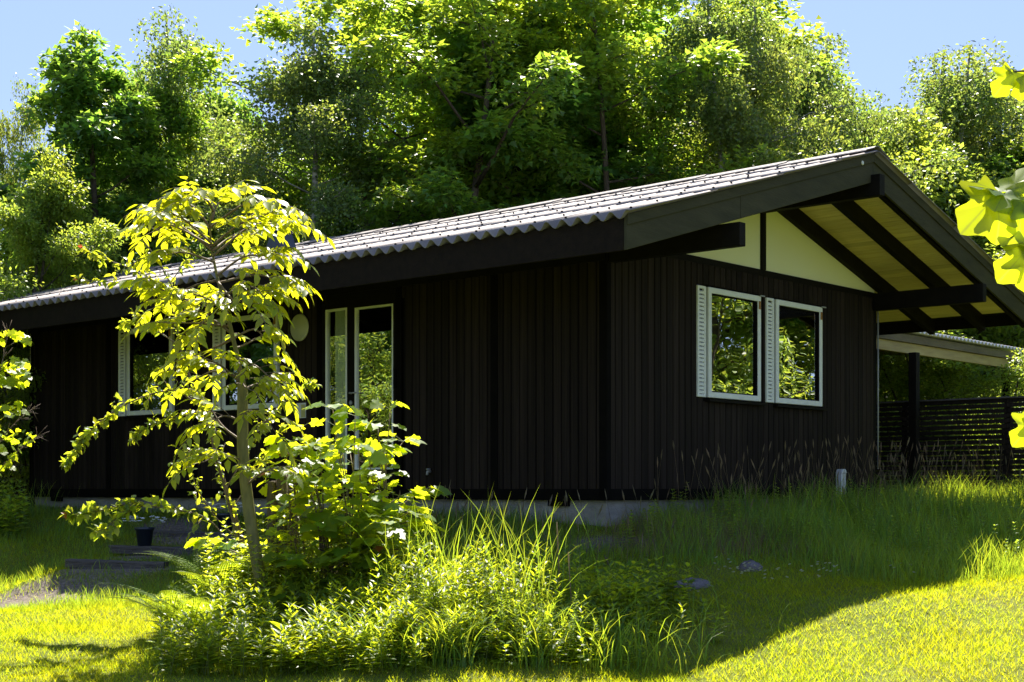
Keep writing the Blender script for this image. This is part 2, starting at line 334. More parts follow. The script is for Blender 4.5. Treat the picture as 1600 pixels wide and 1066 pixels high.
# facade (faces -x): its own frame, u runs from the back of the cabin to the corner
fw = sheet_with_holes(L_H, Z(0), Z(2.62), [(L_H-b, L_H-a, c, d) for a, b, c, d in F_OPEN]).mesh('facade_wall', M['dark'])
fw = link('facade_wall', fw, cabin, (0, L_H, 0), (0, 0, -math.pi/2))
boards(fw, L_H, .1118, Z(.0), Z(2.36), [(L_H-b, L_H-a, c, d) for a, b, c, d in F_OPEN[2:]]+[(L_H-4.16, L_H-2.93, -.1, 2.09)], board_mesh(.101))
# far walls, floor and inner partition
MB().box(W_H-.09, W_H, .09, L_H, Z(0), Z(2.47)).box(.09, W_H-.09, L_H-.09, L_H, Z(0), Z(2.47)).build('rear_wall', M['inner'], cabin)
MB().box(.09, W_H-.09, .09, L_H-.09, Z(-.1), Z(.02)).build('floor_deck', M['inner'], cabin)
MB().box(3.2, 3.28, 2.6, L_H-.09, Z(.02), Z(2.4)).box(.1, 5.4, 2.5, 2.58, Z(.02), Z(2.4)).build('partition', M['inner'], cabin)
MB().box(.09, W_H-.09, .09, L_H-.09, Z(2.42), Z(2.47)).build('inner_ceiling', M['inner'], cabin)
# trims
cor = MB().box(-.030, .035, -.030, .075, Z(-.10), Z(2.44)); cor.build('corner_post', M['black'], cabin, bevel=.004)
for s, z0, z1 in ((1.469, -.0, 2.4), (2.90, -.0, 2.4), (4.22, 0, 2.4), (6.62, 0, 2.4), (8.55, 0, 2.4), (10.5, 0, 2.4)):
    MB().box(-.038, -.0225, s-.048, s+.048, Z(z0), Z(z1)).build('batten', M['black'], cabin, bevel=.003)
MB().box(W_H-.04, W_H+.03, -.03, .02, Z(-.1), Z(2.44)).build('corner_post', M['dark'], cabin, bevel=.004)
MB().box(-.034, W_H, -.034, -.0265, Z(2.40), Z(2.47)).build('gable_rail', M['dark'], cabin)
MB().box(-.030, L_H and .0, -.0, L_H, Z(-.115), Z(-.0)).build('base_board', M['black'], cabin)
MB().box(.0, W_H, -.030, -.0, Z(-.115), Z(-.0)).build('base_board', M['black'], cabin)
# plinth
pl = MB().box(.03, W_H-.03, .03, .2, 0-.35, Z(-.115)).box(.03, .2, .2, L_H-.03, -.35, Z(-.115)).box(W_H-.2, W_H-.03, .2, L_H-.03, -.35, Z(-.115)).box(.2, W_H-.2, L_H-.2, L_H-.03, -.35, Z(-.115))
pl = pl.build('plinth', M['concrete'], cabin)
for s in (.62, 4.6, 9.9):
    MB().box(-.01, .028, s-.13, s+.13, Z(-.175), Z(-.117)).build('vent_opening', M['black'], pl)
# gable triangle panels
for x0, x1 in ((.0, RID+.055), (RID+.135, W_H)):
    top = [(x1, Z(zr(x1)-.20)), (x0, Z(zr(x0)-.20))]
    if x0 < RID < x1: top = [(x1, Z(zr(x1)-.20)), (RID, Z(ZR-.20)), (x0, Z(zr(x0)-.20))]
    MB().prism([(x0, Z(2.47)), (x1, Z(2.47))]+top, -.012, .02).build('gable_panel', M['panel'], cabin)
MB().box(RID+.055, RID+.135, -.045, .02, Z(2.47), Z(3.38)).build('gable_mullion', M['dark'], cabin, bevel=.003)
# roof carcass: soffit boards (pale over the gable end, dark along the eaves)
sof = MB()
for (a, b) in ((-EV+.03, RID), (RID, W_H+EV-.03)): sprism(sof, a, b, .085, .10, -OV+.04, L_H+1.0)
roof = sof.build('roof_deck', M['dark'], cabin)
def sofm(w, ln):
    return MB().box(0, w-.004, 0, ln, -.013, 0).mesh('soffit_board', M['pine'])
sm = sofm(.105, OV-.03-.02); ang = math.atan(SL)
for side in (0, 1):
    n = int((RID+EV-.08)/math.cos(0)/.1045)
    for i in range(n):
        if side == 0: x = RID-.03-(i+1)*.1045
        else: x = RID+.03+i*.1045
        if side == 0: link('soffit_board', sm, roof, (x, -OV+.035, Z(zr(x)-.102)), (0, -ang, 0))
        else: link('soffit_board', sm, roof, (x, -OV+.035, Z(zr(x)-.102)), (0, ang, 0))
        if side == 1 and x > W_H: link('soffit_board', sm, roof, (x, -OV+.035+OV-.045, Z(zr(x)-.102)), (0, ang, 0)); link('soffit_board', sm, roof, (x, -OV+.035+2*(OV-.045), Z(zr(x)-.102)), (0, ang, 0))
# rafters on the gable overhang
for y0, y1 in ((-.095, -.015), (-.80, -.71), (-1.345, -1.285)):
    for (a, b) in ((-EV+.05, RID-.002), (RID+.002, W_H+EV-.05)):
        sprism(MB(), a, b, .118, .30, y0, y1).build('rafter', M['dark'], cabin, bevel=.004)
for y0 in (.62, 1.30, 2.0): sprism(MB(), W_H+.02, W_H+EV-.41, .118, .28, y0, y0+.08).build('rafter', M['dark'], cabin, bevel=.004)
# rafters under the front eaves
for k in range(1, 12):
    y = .05+k*.98
    sprism(MB(), -EV+.05, 0-.03, .102, .27, y, y+.05).build('rafter', M['dark'], cabin)
# plate beams and ridge beam, running out through the gable
for x, z0, z1, t0 in ((-.015, 2.235, 2.452, 1.55), (W_H-.085, 2.24, 2.455, 1.48)):
    MB().box(x, x+.10, -t0, -.036, Z(z0), Z(z1)).build('plate_beam', M['dark'], cabin, bevel=.004)
MB().box(RID-.05, RID+.06, -1.545, -.046, Z(3.10), Z(3.325)).build('ridge_beam', M['dark'], cabin, bevel=.004)
MB().box(-.06, -.031, .0, L_H, Z(2.25), Z(2.45)).build('wall_plate', M['dark'], cabin)
# barge boards: lower wide board and proud top strip, both slopes
def barge(a, b, d0, d1, y0, y1, name='barge_board'):
    sprism(MB(), a, b, d0, d1, y0, y1).build(name, M['barge'], cabin, bevel=.004)
barge(-EV, .168, .045, .335, -OV-.03, -OV); barge(.174, RID-.001, .045, .335, -OV-.03, -OV); barge(RID+.001, W_H+EV, .045, .335, -OV-.03, -OV)
barge(-EV, RID-.001, .03, .125, -OV-.046, -OV-.031, 'barge_strip'); barge(RID+.001, W_H+EV, .03, .125, -OV-.046, -OV-.031, 'barge_strip')
MB().lathe([(.022,0),(.026,.004),(.018,.012)], 14).build('bolt_cap', M['pipe'], cabin, True, loc=(RID-.27, -OV-.046, Z(zr(RID-.27)-.10)), rot=(R(90),0,0))
MB().box(-EV+.0, -EV+.028, -OV+.002, L_H+1.1, Z(zr(-EV)-.335), Z(zr(-EV)-.055)).build('fascia', M['fasciab'], cabin, bevel=.003)
MB().box(W_H+EV-.028, W_H+EV, -OV+.002, L_H+1.1, Z(zr(-EV)-.235), Z(zr(-EV)-.055)).build('fascia', M['dark'], cabin, bevel=.003)
# corrugated sheets
WAVE = .177; NW = 6; AMP = .034; SHW = WAVE*NW
def corr_sheet(ln, nw=NW, wave=WAVE, amp=AMP, th=.0065, seg=8):
    n = nw*seg+3; u = (np.arange(n)-1)/seg*wave; z = amp*np.cos(2*np.pi*u/wave)
    V = []; 
    for zz in (0, -th):
        for y in (0., ln): V.append(np.stack([np.full(n, y), u, z+zz], -1))   # x = down-slope, y = across
    V = np.concatenate(V); i = np.arange(n-1); f = []
    f.append(np.stack([i, i+1, i+1+n, i+n], -1)); f.append(np.stack([i+2*n, i+3*n, i+1+3*n, i+1+2*n], -1))
    f.append(np.stack([i, i+2*n, i+1+2*n, i+1], -1)); f.append(np.stack([i+n, i+1+n, i+1+3*n, i+3*n], -1))
    F = np.concatenate(f)
    F = np.vstack([F, [[0, n, 3*n, 2*n]], [[n-1, 3*n-1, 4*n-1, 2*n-1]]])
    me = npmesh('roof_sheet', V, F, M['eternit'], True)
    me.attributes.new('sharp_face', 'BOOLEAN', 'FACE') if 'sharp_face' not in me.attributes else None
    return me
shm = corr_sheet(1.30)
rows = [(-EV-.04, 1.20), (-.40, 1.15), (.73, 1.15), (1.86, 1.0)]
XR = [-EV-.05, -.40, .735, 1.865, RID]
screw = MB()
ncol = int((L_H+1.1+OV)/SHW)+1
for r in range(4):
    x0, x1 = XR[r], XR[r+1]+(.10 if r < 3 else -.02)
    ln = (x1-x0)/math.cos(ang); tilt = math.atan(.016/(x1-x0))
    me = corr_sheet(ln)
    for c in range(ncol):
        y = -OV-.075+c*SHW
        lift = (.003 if c % 2 else 0)
        zz = zr(x0)-.034+.011+lift
        a2 = ang-math.atan(.009/(x1-x0))
        link('roof_sheet', me, roof, (x0, y, Z(zz)), (0, -a2, 0))
        xb = RID*2-x0     # mirrored slope
        link('roof_sheet', me, roof, (xb, y+SHW, Z(zz)), (0, -a2, math.pi))
        for w in (0, 2, 4) if c % 1 == 0 else ():
            for xx in (x0+.05,):
                yy = y+WAVE*(w+ (0 if r % 2 else 0)); 
                screw.lathe([(.012,0),(.012,.008),(.005,.014)], 6, (xx, yy, Z(zz+SL*.05*1.0+AMP+.001)))
        if r in (0, 1, 2, 3):
            xm = (x0+x1)/2
            for w in (1, 4): screw.lathe([(.011,0),(.011,.008),(.005,.013)], 6, (xm, y+WAVE*w, Z(zz+(x1-x0)/2*math.tan(a2)+AMP)))
so_ = screw.build('fixing_screws', M['black'], roof); so_['kind'] = 'stuff'
# ridge caps
def ridge_cap(ln):
    prof = [(-.27,-.27*SL+.006),(-.26,-.26*SL+.014),(-.09,-.09*SL+.014),(-.05,.010),(0,.022),(.05,.010),(.09,-.09*SL+.014),(.26,-.26*SL+.014),(.27,-.27*SL+.006)]
    th = .008; pts = prof+[(x,z-th) for x,z in prof[::-1]]; n = len(pts)
    return MB().add([(x,0,z) for x,z in pts]+[(x,ln,z) for x,z in pts], [(i,(i+1)%n,(i+1)%n+n,i+n) for i in range(n)]+[tuple(range(n-1,-1,-1)), tuple(range(n,2*n))]).mesh('ridge_cap', M['eternit'])
rc = ridge_cap(1.16)
for c in range(13):
    link('ridge_cap', rc, roof, (RID, -OV-.09+c*1.07, Z(ZR+.022)), (-.012, 0, 0))
# roof vent
xv, yv = 1.25, 6.45
MB().add([(-.16,-.16,0),(.16,-.16,0),(.16,.16,0),(-.16,.16,0),(-.10,-.10,.27),(.10,-.10,.27),(.10,.10,.27),(-.10,.10,.27)],
   [(0,3,2,1),(4,5,6,7),(0,1,5,4),(1,2,6,5),(2,3,7,6),(3,0,4,7)]).box(-.13,.13,-.13,.13,.275,.30).build('roof_vent', M['pot'], roof, loc=(xv, yv, Z(zr(xv)-.02)))

# window units, built facing -y with x to the right
def slat_mesh(w): return MB().add([(0,-.016,0),(w,-.016,0),(w,-.016,.026),(0,-.016,.026),(0,.004,.014),(w,.004,.014),(w,.004,.040),(0,.004,.040)],
        [(0,3,2,1),(4,5,6,7),(0,1,5,4),(1,2,6,5),(2,3,7,6),(3,0,4,7)]).mesh('slat', M['white'])
SLM = slat_mesh(.086)
def window(loc, rz, w, h, louvre='left', fr=.062):
    mb = MB(); y0 = -.05; y1 = .03
    mb.box(0, fr, y0, y1, 0, h).box(w-fr, w, y0, y1, 0, h).box(fr, w-fr, y0, y1, 0, fr).box(fr, w-fr, y0, y1, h-fr, h)
    o = mb.build('window_frame', M['white'], cabin, bevel=.006, loc=loc, rot=(0,0,rz))
    g = .012; q = MB()
    q.box(fr, fr+g, y0+.012, y1, fr, h-fr).box(w-fr-g, w-fr, y0+.012, y1, fr, h-fr).box(fr+g, w-fr-g, y0+.012, y1, fr, fr+g).box(fr+g, w-fr-g, y0+.012, y1, h-fr-g, h-fr)
    q.build('gasket', M['black'], o)
    MB().box(fr+.004, w-fr-.004, -.012, -.006, fr+.004, h-fr-.004).build('pane', M['glass'], o)
    MB().box(-.03, w+.06, -.085, .0, -.045, -.018).build('sill', M['dark'], o)
    MB().box(w-.055, w-.02, y0-.008, y0-.001, h-.15, h-.06).build('hinge', M['rust'], o)
    MB().box(w-.04, w+.05, -.07, -.055, h-.006, h+.008).build('stay', M['metal'], o)
    if louvre:
        lw = .155; lx = -lw-.045
        f = MB().box(0, .032, -.045, -.012, 0, h).box(lw-.032, lw, -.045, -.012, 0, h).box(.032, lw-.032, -.045, -.012, 0, .03).box(.032, lw-.032, -.045, -.012, h-.03, h)
        s = f.build('shutter_frame', M['white'], cabin, bevel=.003, loc=Vector(loc)+Matrix.Rotation(rz,3,'Z')@Vector((lx,0,0)), rot=(0,0,rz))
        MB().box(.034, lw-.034, -.02, -.012, .03, h-.03).build('shutter_back', M['black'], s)
        n = 26
        for k in range(n): link('slat', SLM, s, (.0345, -.0245, .036+k*(h-.08)/n))
for a, b, c, d in G_OPEN: window((a-.02, 0, Z(c-.01)), 0, b-a+.04, d-c+.02)
for a, b, c, d in F_OPEN[2:]: window((0, b+.02, Z(c-.01)), -math.pi/2, b-a+.04, d-c+.02)
# glazed door and side light
def glazed(name, loc, w, h, fr):
    y0 = -.042
    o = MB().box(0, fr, y0, .02, 0, h).box(w-fr, w, y0, .02, 0, h).box(fr, w-fr, y0, .02, 0, fr).box(fr, w-fr, y0, .02, h-fr, h).build(name, M['white'], cabin, bevel=.004, loc=loc, rot=(0,0,-math.pi/2))
    MB().box(fr+.002, w-fr-.002, -.014, -.008, fr+.002, h-fr-.002).build('pane', M['clearglass'] if name == 'side_light' else M['glass'], o); return o
MB().box(-.036, -.001, 2.90, 2.984, Z(.0), Z(2.18)).build('door_stile', M['dark'], cabin)
MB().box(-.036, -.001, 2.985, 4.11, Z(.0), Z(.215)).build('door_rail', M['dark'], cabin)
MB().box(-.036, -.001, 2.985, 4.11, Z(2.09), Z(2.36)).build('door_rail', M['dark'], cabin)
MB().box(-.036, .001, 3.615, 3.742, Z(.217), Z(2.088)).build('door_stile', M['dark'], cabin)
MB().box(-.036, -.001, 4.112, 4.19, Z(.0), Z(2.18)).build('door_stile', M['dark'], cabin)
dg = glazed('glazed_door', (0, 3.612, Z(.218)), .63, 1.855, .022)
glazed('side_light', (0, 4.112, Z(.218)), .37, 1.87, .026)
MB().tube([(-.075,0,0),(-.012,0,0)], .012, 8).tube([(-.07,0,0),(-.07,-.11,0)], .009, 8).build('door_handle', M['metal'], dg, True, loc=(-.05, .0, .88), rot=(0,0,math.pi/2))
MB().lathe([(.024,0),(.026,.01),(.02,.016)], 14).build('door_lock', M['metal'], dg, True, loc=(-.06, -.037, .77), rot=(R(90),0,0))
MB().box(-.055, -.037, 2.925, 2.955, Z(1.12), Z(1.34)).build('latch', M['black'], cabin)
# curtain behind the side light
cv = []; cf = []; n = 40
for i in range(n+1):
    yy = 3.745+i*(.27/n); xx = .035+.014*math.sin(i*1.35)
    cv += [(xx, yy, Z(.05)), (xx, yy, Z(2.2))]
for i in range(n): cf.append((2*i, 2*i+2, 2*i+3, 2*i+1))
MB().add(cv, cf).build('curtain', M['curtain'], cabin, True)
# notice, tap, conduit, meter box
no = MB().box(-.030,-.0245, 4.47,4.64, Z(.84), Z(1.02)).build('notice_board', M['pipe'], cabin)
MB().box(-.033,-.0305, 4.48,4.55, Z(.85), Z(1.0)).build('notice_sheet', M['paperyellow'], no).parent = cabin
MB().box(-.033,-.0305, 4.555,4.63, Z(.85), Z(1.0)).build('notice_sheet', M['paper'], cabin)
MB().tube([(-.024,2.41,Z(.19)),(-.07,2.41,Z(.19)),(-.08,2.41,Z(.15))], .014, 8).lathe([(.025,-.006),(.025,.006)], 12, (-.06,2.41,Z(.215))).build('garden_tap', M['metal'], cabin, True)
MB().tube([(W_H+.035,-.045,Z(2.35)),(W_H+.035,-.045,Z(.25))], .011, 8).build('conduit', M['metal'], cabin, True)
MB().box(4.50, 4.62, -.10, -.023, Z(-.10), Z(.19)).prism([(4.49,Z(.19)),(4.63,Z(.19)),(4.59,Z(.24)),(4.53,Z(.24))], -.11, -.023).build('meter_box', M['pipe'], cabin, bevel=.005)
# back bay at the far end of the facade: recessed red-brown boards
rb = MB().box(.55, .62, L_H+.02, L_H+3.2, Z(-.35), Z(2.5)).build('recessed_wall', M['dark'], cabin)
me = board_mesh(.118); me.materials.clear(); me.materials.append(M['redboard'])
for k in range(20): link('board', me, rb, (.549, L_H+3.1-k*.125+.0, Z(-.33)), (0,0,-math.pi/2), (1,1,1.7))
MB().tube([(-.03,L_H-.02,Z(2.35)),(-.03,L_H-.02,Z(1.72)),(-.03,L_H+.03,Z(1.66)),(-.03,L_H+.12,Z(1.65))], .012, 8).build('conduit', M['pipe'], cabin, True)

# round disc and hanging bell
def hw(t, s, z): return Vector((CX+.6605*t-.7508*s, CY+.7508*t+.6605*s, EYE+z))
d = MB().lathe([(.0,-.02),(.15,-.02),(.162,-.012),(.162,.0),(.15,.006),(.0,.010)], 40, cap=False).build('wall_disc', M['disc'], None, True, loc=hw(-.045, 4.57, 1.915))
d.rotation_euler = (R(90), 0, CA-math.pi/2)
tag(d, 'round cream disc mounted on the dark wall beside the glazed door', 'wall disc')
bl = MB().lathe([(.006,.11),(.018,.10),(.026,.06),(.034,.02),(.062,.0),(.058,-.004)], 20).tube([(0,0,.10),(0,0,.62)], .0028, 5).lathe([(.012,-.03),(.012,-.012)], 8)
bl = bl.build('hanging_bell', M['bell'], None, True, loc=hw(-.22, 4.55, 1.72))
tag(bl, 'small grey bell hanging on a cord from the eaves before the disc', 'bell')

# ------------------------------------------------------------------ carport and fence to the right
cp = empty('carport', tuple(hw(9.0, 1.0, -.35)), CA); tag(cp, 'low open shelter with pale pine beam and small corrugated roof beyond the cabin', 'carport')
def cpo(mb, name, mat, **k): return mb.build(name, mat, cp, **k)
BZ = .35   # local z of eye level
cpo(MB().box(-3.0, 3.0, 0, .05, BZ+1.975, BZ+2.125), 'beam', M['pinebeam'], bevel=.004)
cpo(MB().box(-3.0, 3.3, -.03, .02, BZ+2.128, BZ+2.245), 'fascia', surf('brown_fascia', (.10,.075,.045), (.17,.13,.08), .7, (2,9,9), 1.5, .3, 6), bevel=.003)
cpo(MB().prism([(3.0, BZ+1.96),(3.08, BZ+1.96),(3.42, BZ+2.20),(3.30, BZ+2.22)], -.06, -.035), 'gutter_end', M['black'])
cpo(MB().box(2.9, 6.6, 3.3, 3.36, 0, .0001), 'ground_sill', M['dark']) if False else None
csh = corr_sheet(3.2, 12, .130, .022, .006, 8); csh.materials.clear(); csh.materials.append(M['lightsheet'])
for k in range(5):
    o = link('roof_sheet', csh, cp, (-3.9+k*.13*12*1.0+.13*12, -.09, BZ+2.30), (0, 0, 0))
    # x down-slope axis -> +y, across axis -> -x
    o.rotation_euler = Matrix(((0,-1,0),(1,0,0),(0,0,1))).to_euler()
    o.rotation_euler = (Matrix.Rotation(R(5.6),3,'X')@Matrix(((0,-1,0),(1,0,0),(0,0,1)))).to_euler()
for x in (-2.9, -1.9, -.9, .1, 1.1, 2.1, 2.95):
    cpo(MB().add([(x,0.052,BZ+2.12),(x+.05,0.052,BZ+2.12),(x+.05,3.0,BZ+2.40),(x,3.0,BZ+2.40),(x,0.052,BZ+2.25),(x+.05,0.052,BZ+2.25),(x+.05,3.0,BZ+2.53),(x,3.0,BZ+2.53)],
      [(0,3,2,1),(4,5,6,7),(0,1,5,4),(1,2,6,5),(2,3,7,6),(3,0,4,7)]), 'rafter', M['pinebeam'])
cpo(MB().box(-3.0, -.2, 2.4, 2.46, BZ+1.95, BZ+2.10), 'rear_beam', surf('brown_beam', (.09,.06,.035), (.16,.11,.07), .7, (2,9,9), 1.5, .3, 6))
ptx, pty = to_house(5.83, 21.6)
cpo(MB().box(ptx-9.0-.06, ptx-9.0+.06, pty-1.0-.06, pty-1.0+.06, .0, BZ+1.975), 'post', M['dark'], bevel=.004)
cpo(MB().box(3.0, 3.11, .0, .11, -.1, BZ+1.95), 'post', M['dark'], bevel=.004)
FA = math.atan2(-.6605,.7508)
fn = empty('slatted_fence', (5.93-.7508*1.3, 22+.6605*1.3, gz(5,22.8)-.05), FA); tag(fn, 'dark horizontal slat fence with light showing through its gaps', 'fence')
fz = EYE-(gz(5,22.8)-.05)
slm = MB().box(0,1,-.009,.009,0,.058).mesh('slat', M['board'])
bays = [-1.5, .30, 1.15, 2.72, 4.2, 5.9, 7.6]
for b0, b1 in zip(bays[:-1], bays[1:]):
    MB().box(b1-.045, b1+.045, .012, .10, -.1, fz+1.27).build('post', M['board'], fn)
    off = random.random()*.02
    for k in range(19):
        z = fz-.10+k*.0735+off*(k<18)
        if z+.062 < fz+1.30: link('slat', slm, fn, (b0+.003, -random.random()*.006, z), (R(random.uniform(-2,2)), R(random.uniform(-.1,.1)), 0), (b1-b0-.006, 1, random.uniform(.93,1.0)))
MB().box(bays[0], bays[-1], -.03, .06, fz+1.283, fz+1.305).build('top_rail', M['sleeper'], fn)

# ------------------------------------------------------------------ steps, stones, pots
def sleeper(px0, px1, Y, top, w=.17, h=.085, label=''):
    X0 = (px0-800)/FPX*Y; X1 = (px1-800)/FPX*Y; ln = X1-X0
    z = EYE+(764-top)/FPX*Y
    n = 14; vs = []; r = random.Random(int(px0))
    for i in range(n+1):
        x = i/n*ln
        j = lambda a: r.uniform(-a, a)
        vs += [(x, -w/2+j(.006), -h+j(.004)), (x, w/2+j(.006), -h), (x, w/2+j(.006), j(.006)), (x, -w/2+.012+j(.004), j(.006)), (x, -w/2+j(.004), -.014+j(.004))]
    fs = []
    for i in range(n):
        for q in range(5): fs.append((i*5+q, i*5+(q+1)%5, (i+1)*5+(q+1)%5, (i+1)*5+q))
    fs += [(4,3,2,1,0), tuple(n*5+q for q in range(5))]
    o = MB().add(vs, fs).build('timber_step', M['sleeper'], None, loc=(X0, Y, z), rot=(0, R(1.5), R(-3)))
    return tag(o, label, 'garden step', 'timber steps up to the cabin door')
sleeper(106, 262, 15.3, 874, label='lowest weathered timber step, beside the bare dirt patch')
sleeper(174, 335, 16.2, 852, label='middle weathered timber step with the blue pot standing on it')
sleeper(240, 400, 17.0, 829, label='topmost weathered timber step, partly hidden by the young tree')
def rock(px, Y, r, sq, label, seed):
    g = np.random.default_rng(seed); mb = MB(); nu, nv = 14, 9; vs = []; fs = []
    ph = g.uniform(0, 6, 6)
    for j in range(nv):
        v = math.pi*j/(nv-1)
        for i in range(nu):
            u = 2*math.pi*i/nu; k = 1+.14*math.sin(2*u+ph[0])+.08*math.sin(3*u+ph[1]+2*v)+.06*math.sin(5*v+ph[2]+u)
            vs.append((r*k*math.sin(v)*math.cos(u), r*.7*k*math.sin(v)*math.sin(u), r*sq*k*math.cos(v)))
    for j in range(nv-1):
        for i in range(nu): fs.append((j*nu+i, (j+1)*nu+i, (j+1)*nu+(i+1)%nu, j*nu+(i+1)%nu))
    o = mb.add(vs, fs).build('stone', M['stone'], None, True, loc=gpt(px, Y, -.01)); tag(o, label, 'stone', 'half buried stones in the grass')
rock(1082, 12.45, .17, .42, 'flat grey stone lying at the lawn edge in the shade', 3)
rock(1172, 12.95, .13, .65, 'smaller grey stone half hidden behind the grass and daisies', 5)
def pot(px, py, Y, label, r=.10, seed=1):
    b = P(px, py, Y); e = empty('flower_pot', b); tag(e, label, 'flower pot', 'pots of white flowers on the steps')
    MB().lathe([(r*.72,0),(r*.95,.17),(r*1.06,.17),(r*1.06,.20),(r*.96,.20),(r*.90,.175)], 24).build('pot', M['pot'], e, True)
    MB().lathe([(r*.9,.172),(r*.5,.178)], 18).build('soil', M['black'], e)
    g = random.Random(seed); fl = MB(); st = MB(); 
    for k in range(34):
        a = g.uniform(0, 6.28); q = math.sqrt(g.random())*.21; x, y = q*math.cos(a)*1.1, q*math.sin(a); z = .30+g.uniform(-.03,.035)-q*.1
        st.tube([(x*.25,y*.25,.17),(x*.7,y*.7,.24),(x,y,z)], .002, 3)
        n = 7
        fl.add([(x,y,z+.004)]+[(x+.024*math.cos(i*6.283/(2*n))*(1 if i%2 else .45), y+.024*math.sin(i*6.283/(2*n))*(1 if i%2 else .45), z+.008*(i%2)) for i in range(2*n)], [(0,i+1,(i+1)%(2*n)+1) for i in range(2*n)])
    o = fl.build('blossom', M['petal'], e); o['kind'] = 'stuff'; o = st.build('flower_stalks', M['greenstem'], e); o['kind'] = 'stuff'
pot(226, 852.5, 16.2, 'dark blue pot of white flowers standing on the middle step', seed=2)
pot(352, 829.5, 17.0, 'pot of white flowers on the top step, mostly hidden behind leaves', seed=5)

# ------------------------------------------------------------------ foliage helpers
def unit(a): return a/np.maximum(np.linalg.norm(a, axis=-1, keepdims=True), 1e-9)
def scatter(tv, tf, pos, d, nrm, sc):
    """instances of a leaf template (x = length, z = normal) as one vertex/face array"""
    tv = np.asarray(tv, float); tf = np.asarray(tf, int); pos = np.asarray(pos, float)
    d = unit(np.asarray(d, float)); b = unit(np.cross(nrm, d)); n = np.cross(d, b)
    sc = np.broadcast_to(np.asarray(sc, float).reshape(-1, 1), (len(pos), 3)) if np.ndim(sc) < 2 else np.asarray(sc)
    lv = tv[None]*sc[:, None]
    V = pos[:, None]+lv[..., 0:1]*d[:, None]+lv[..., 1:2]*b[:, None]+lv[..., 2:3]*n[:, None]
    F = tf[None]+(np.arange(len(pos))*len(tv))[:, None, None]
    return V.reshape(-1, 3), F.reshape(-1, tf.shape[1])
# templates, unit length along x, tris
T_RHOMB = ([(0,0,0),(.45,.30,.06),(1,0,-.08),(.45,-.30,.06)], [(0,1,2),(0,2,3)])
T_LANCE = ([(0,0,0),(.3,.13,.03),(.3,-.13,.03),(.65,.10,.0),(.65,-.10,.0),(.33,0,0),(.66,0,-.03),(1,0,-.10)],
           [(0,5,1),(0,2,5),(5,3,1),(5,6,3),(5,2,4),(5,4,6),(6,7,3),(6,4,7)])
T_OVAL = ([(0,0,0),(.28,.26,.07),(.28,-.26,.07),(.65,.24,.04),(.65,-.24,.04),(.30,0,0),(.67,0,-.03),(1,0,-.16)], T_LANCE[1])
def maple_template(n=0):
    # five-lobed outline from the stalk, slightly folded along the lobes
    out = [(0,0),(-.03,.16),(-.12,.33),(.08,.37),(.17,.56),(.40,.50),(.47,.31),(.64,.38),(.74,.24),(1.0,0)]
    out = out+[(x,-y) for x, y in out[1:-1]][::-1]
    def zf(x, y): return .10*abs(y)*(1 if abs(y) < .4 else .6)-.16*max(0, x-.5)-.10*(abs(y)>.35)*abs(y)
    V = [(.30,0,-.0)]+[(x, y, zf(x,y)) for x, y in out]; m = len(out)
    return V, [(0, i+1, (i+1)%m+1) for i in range(m)]
T_MAPLE = maple_template()
def maple_big():
    out = [(0,0),(-.07,.20),(-.17,.44),(.03,.35),(.12,.41),(.22,.70),(.35,.55),(.40,.27),(.52,.25),(.74,.42),(.80,.22),(1.10,0)]
    out = out+[(x,-y) for x, y in out[1:-1]][::-1]; m = len(out)
    V = [(.28,0,.02)]+[(x, y, .16*abs(y)*(1-abs(y))-.22*max(0, x-.45)-.16*(abs(y)>.3)*abs(y)+.02*math.sin(9*x+7*y)) for x, y in out]
    return V, [(0, i+1, (i+1)%m+1) for i in range(m)]
def maple_low():
    V = [(0,0,0),(.10,.42,.05),(.42,.30,.05),(.62,.42,0),(1,0,-.10),(.62,-.42,0),(.42,-.30,.05),(.10,-.42,.05)]
    return V, [(0,2,1),(0,4,3),(0,3,2),(0,5,4),(0,6,5),(0,7,6)]
def maple_tiny():
    V = [(0,0,0),(.12,.46,.04),(.45,.22,.03),(1,0,-.10),(.45,-.22,.03),(.12,-.46,.04)]
    return V, [(0,2,1),(0,3,2),(0,4,3),(0,5,4)]
T_TINY = maple_tiny()

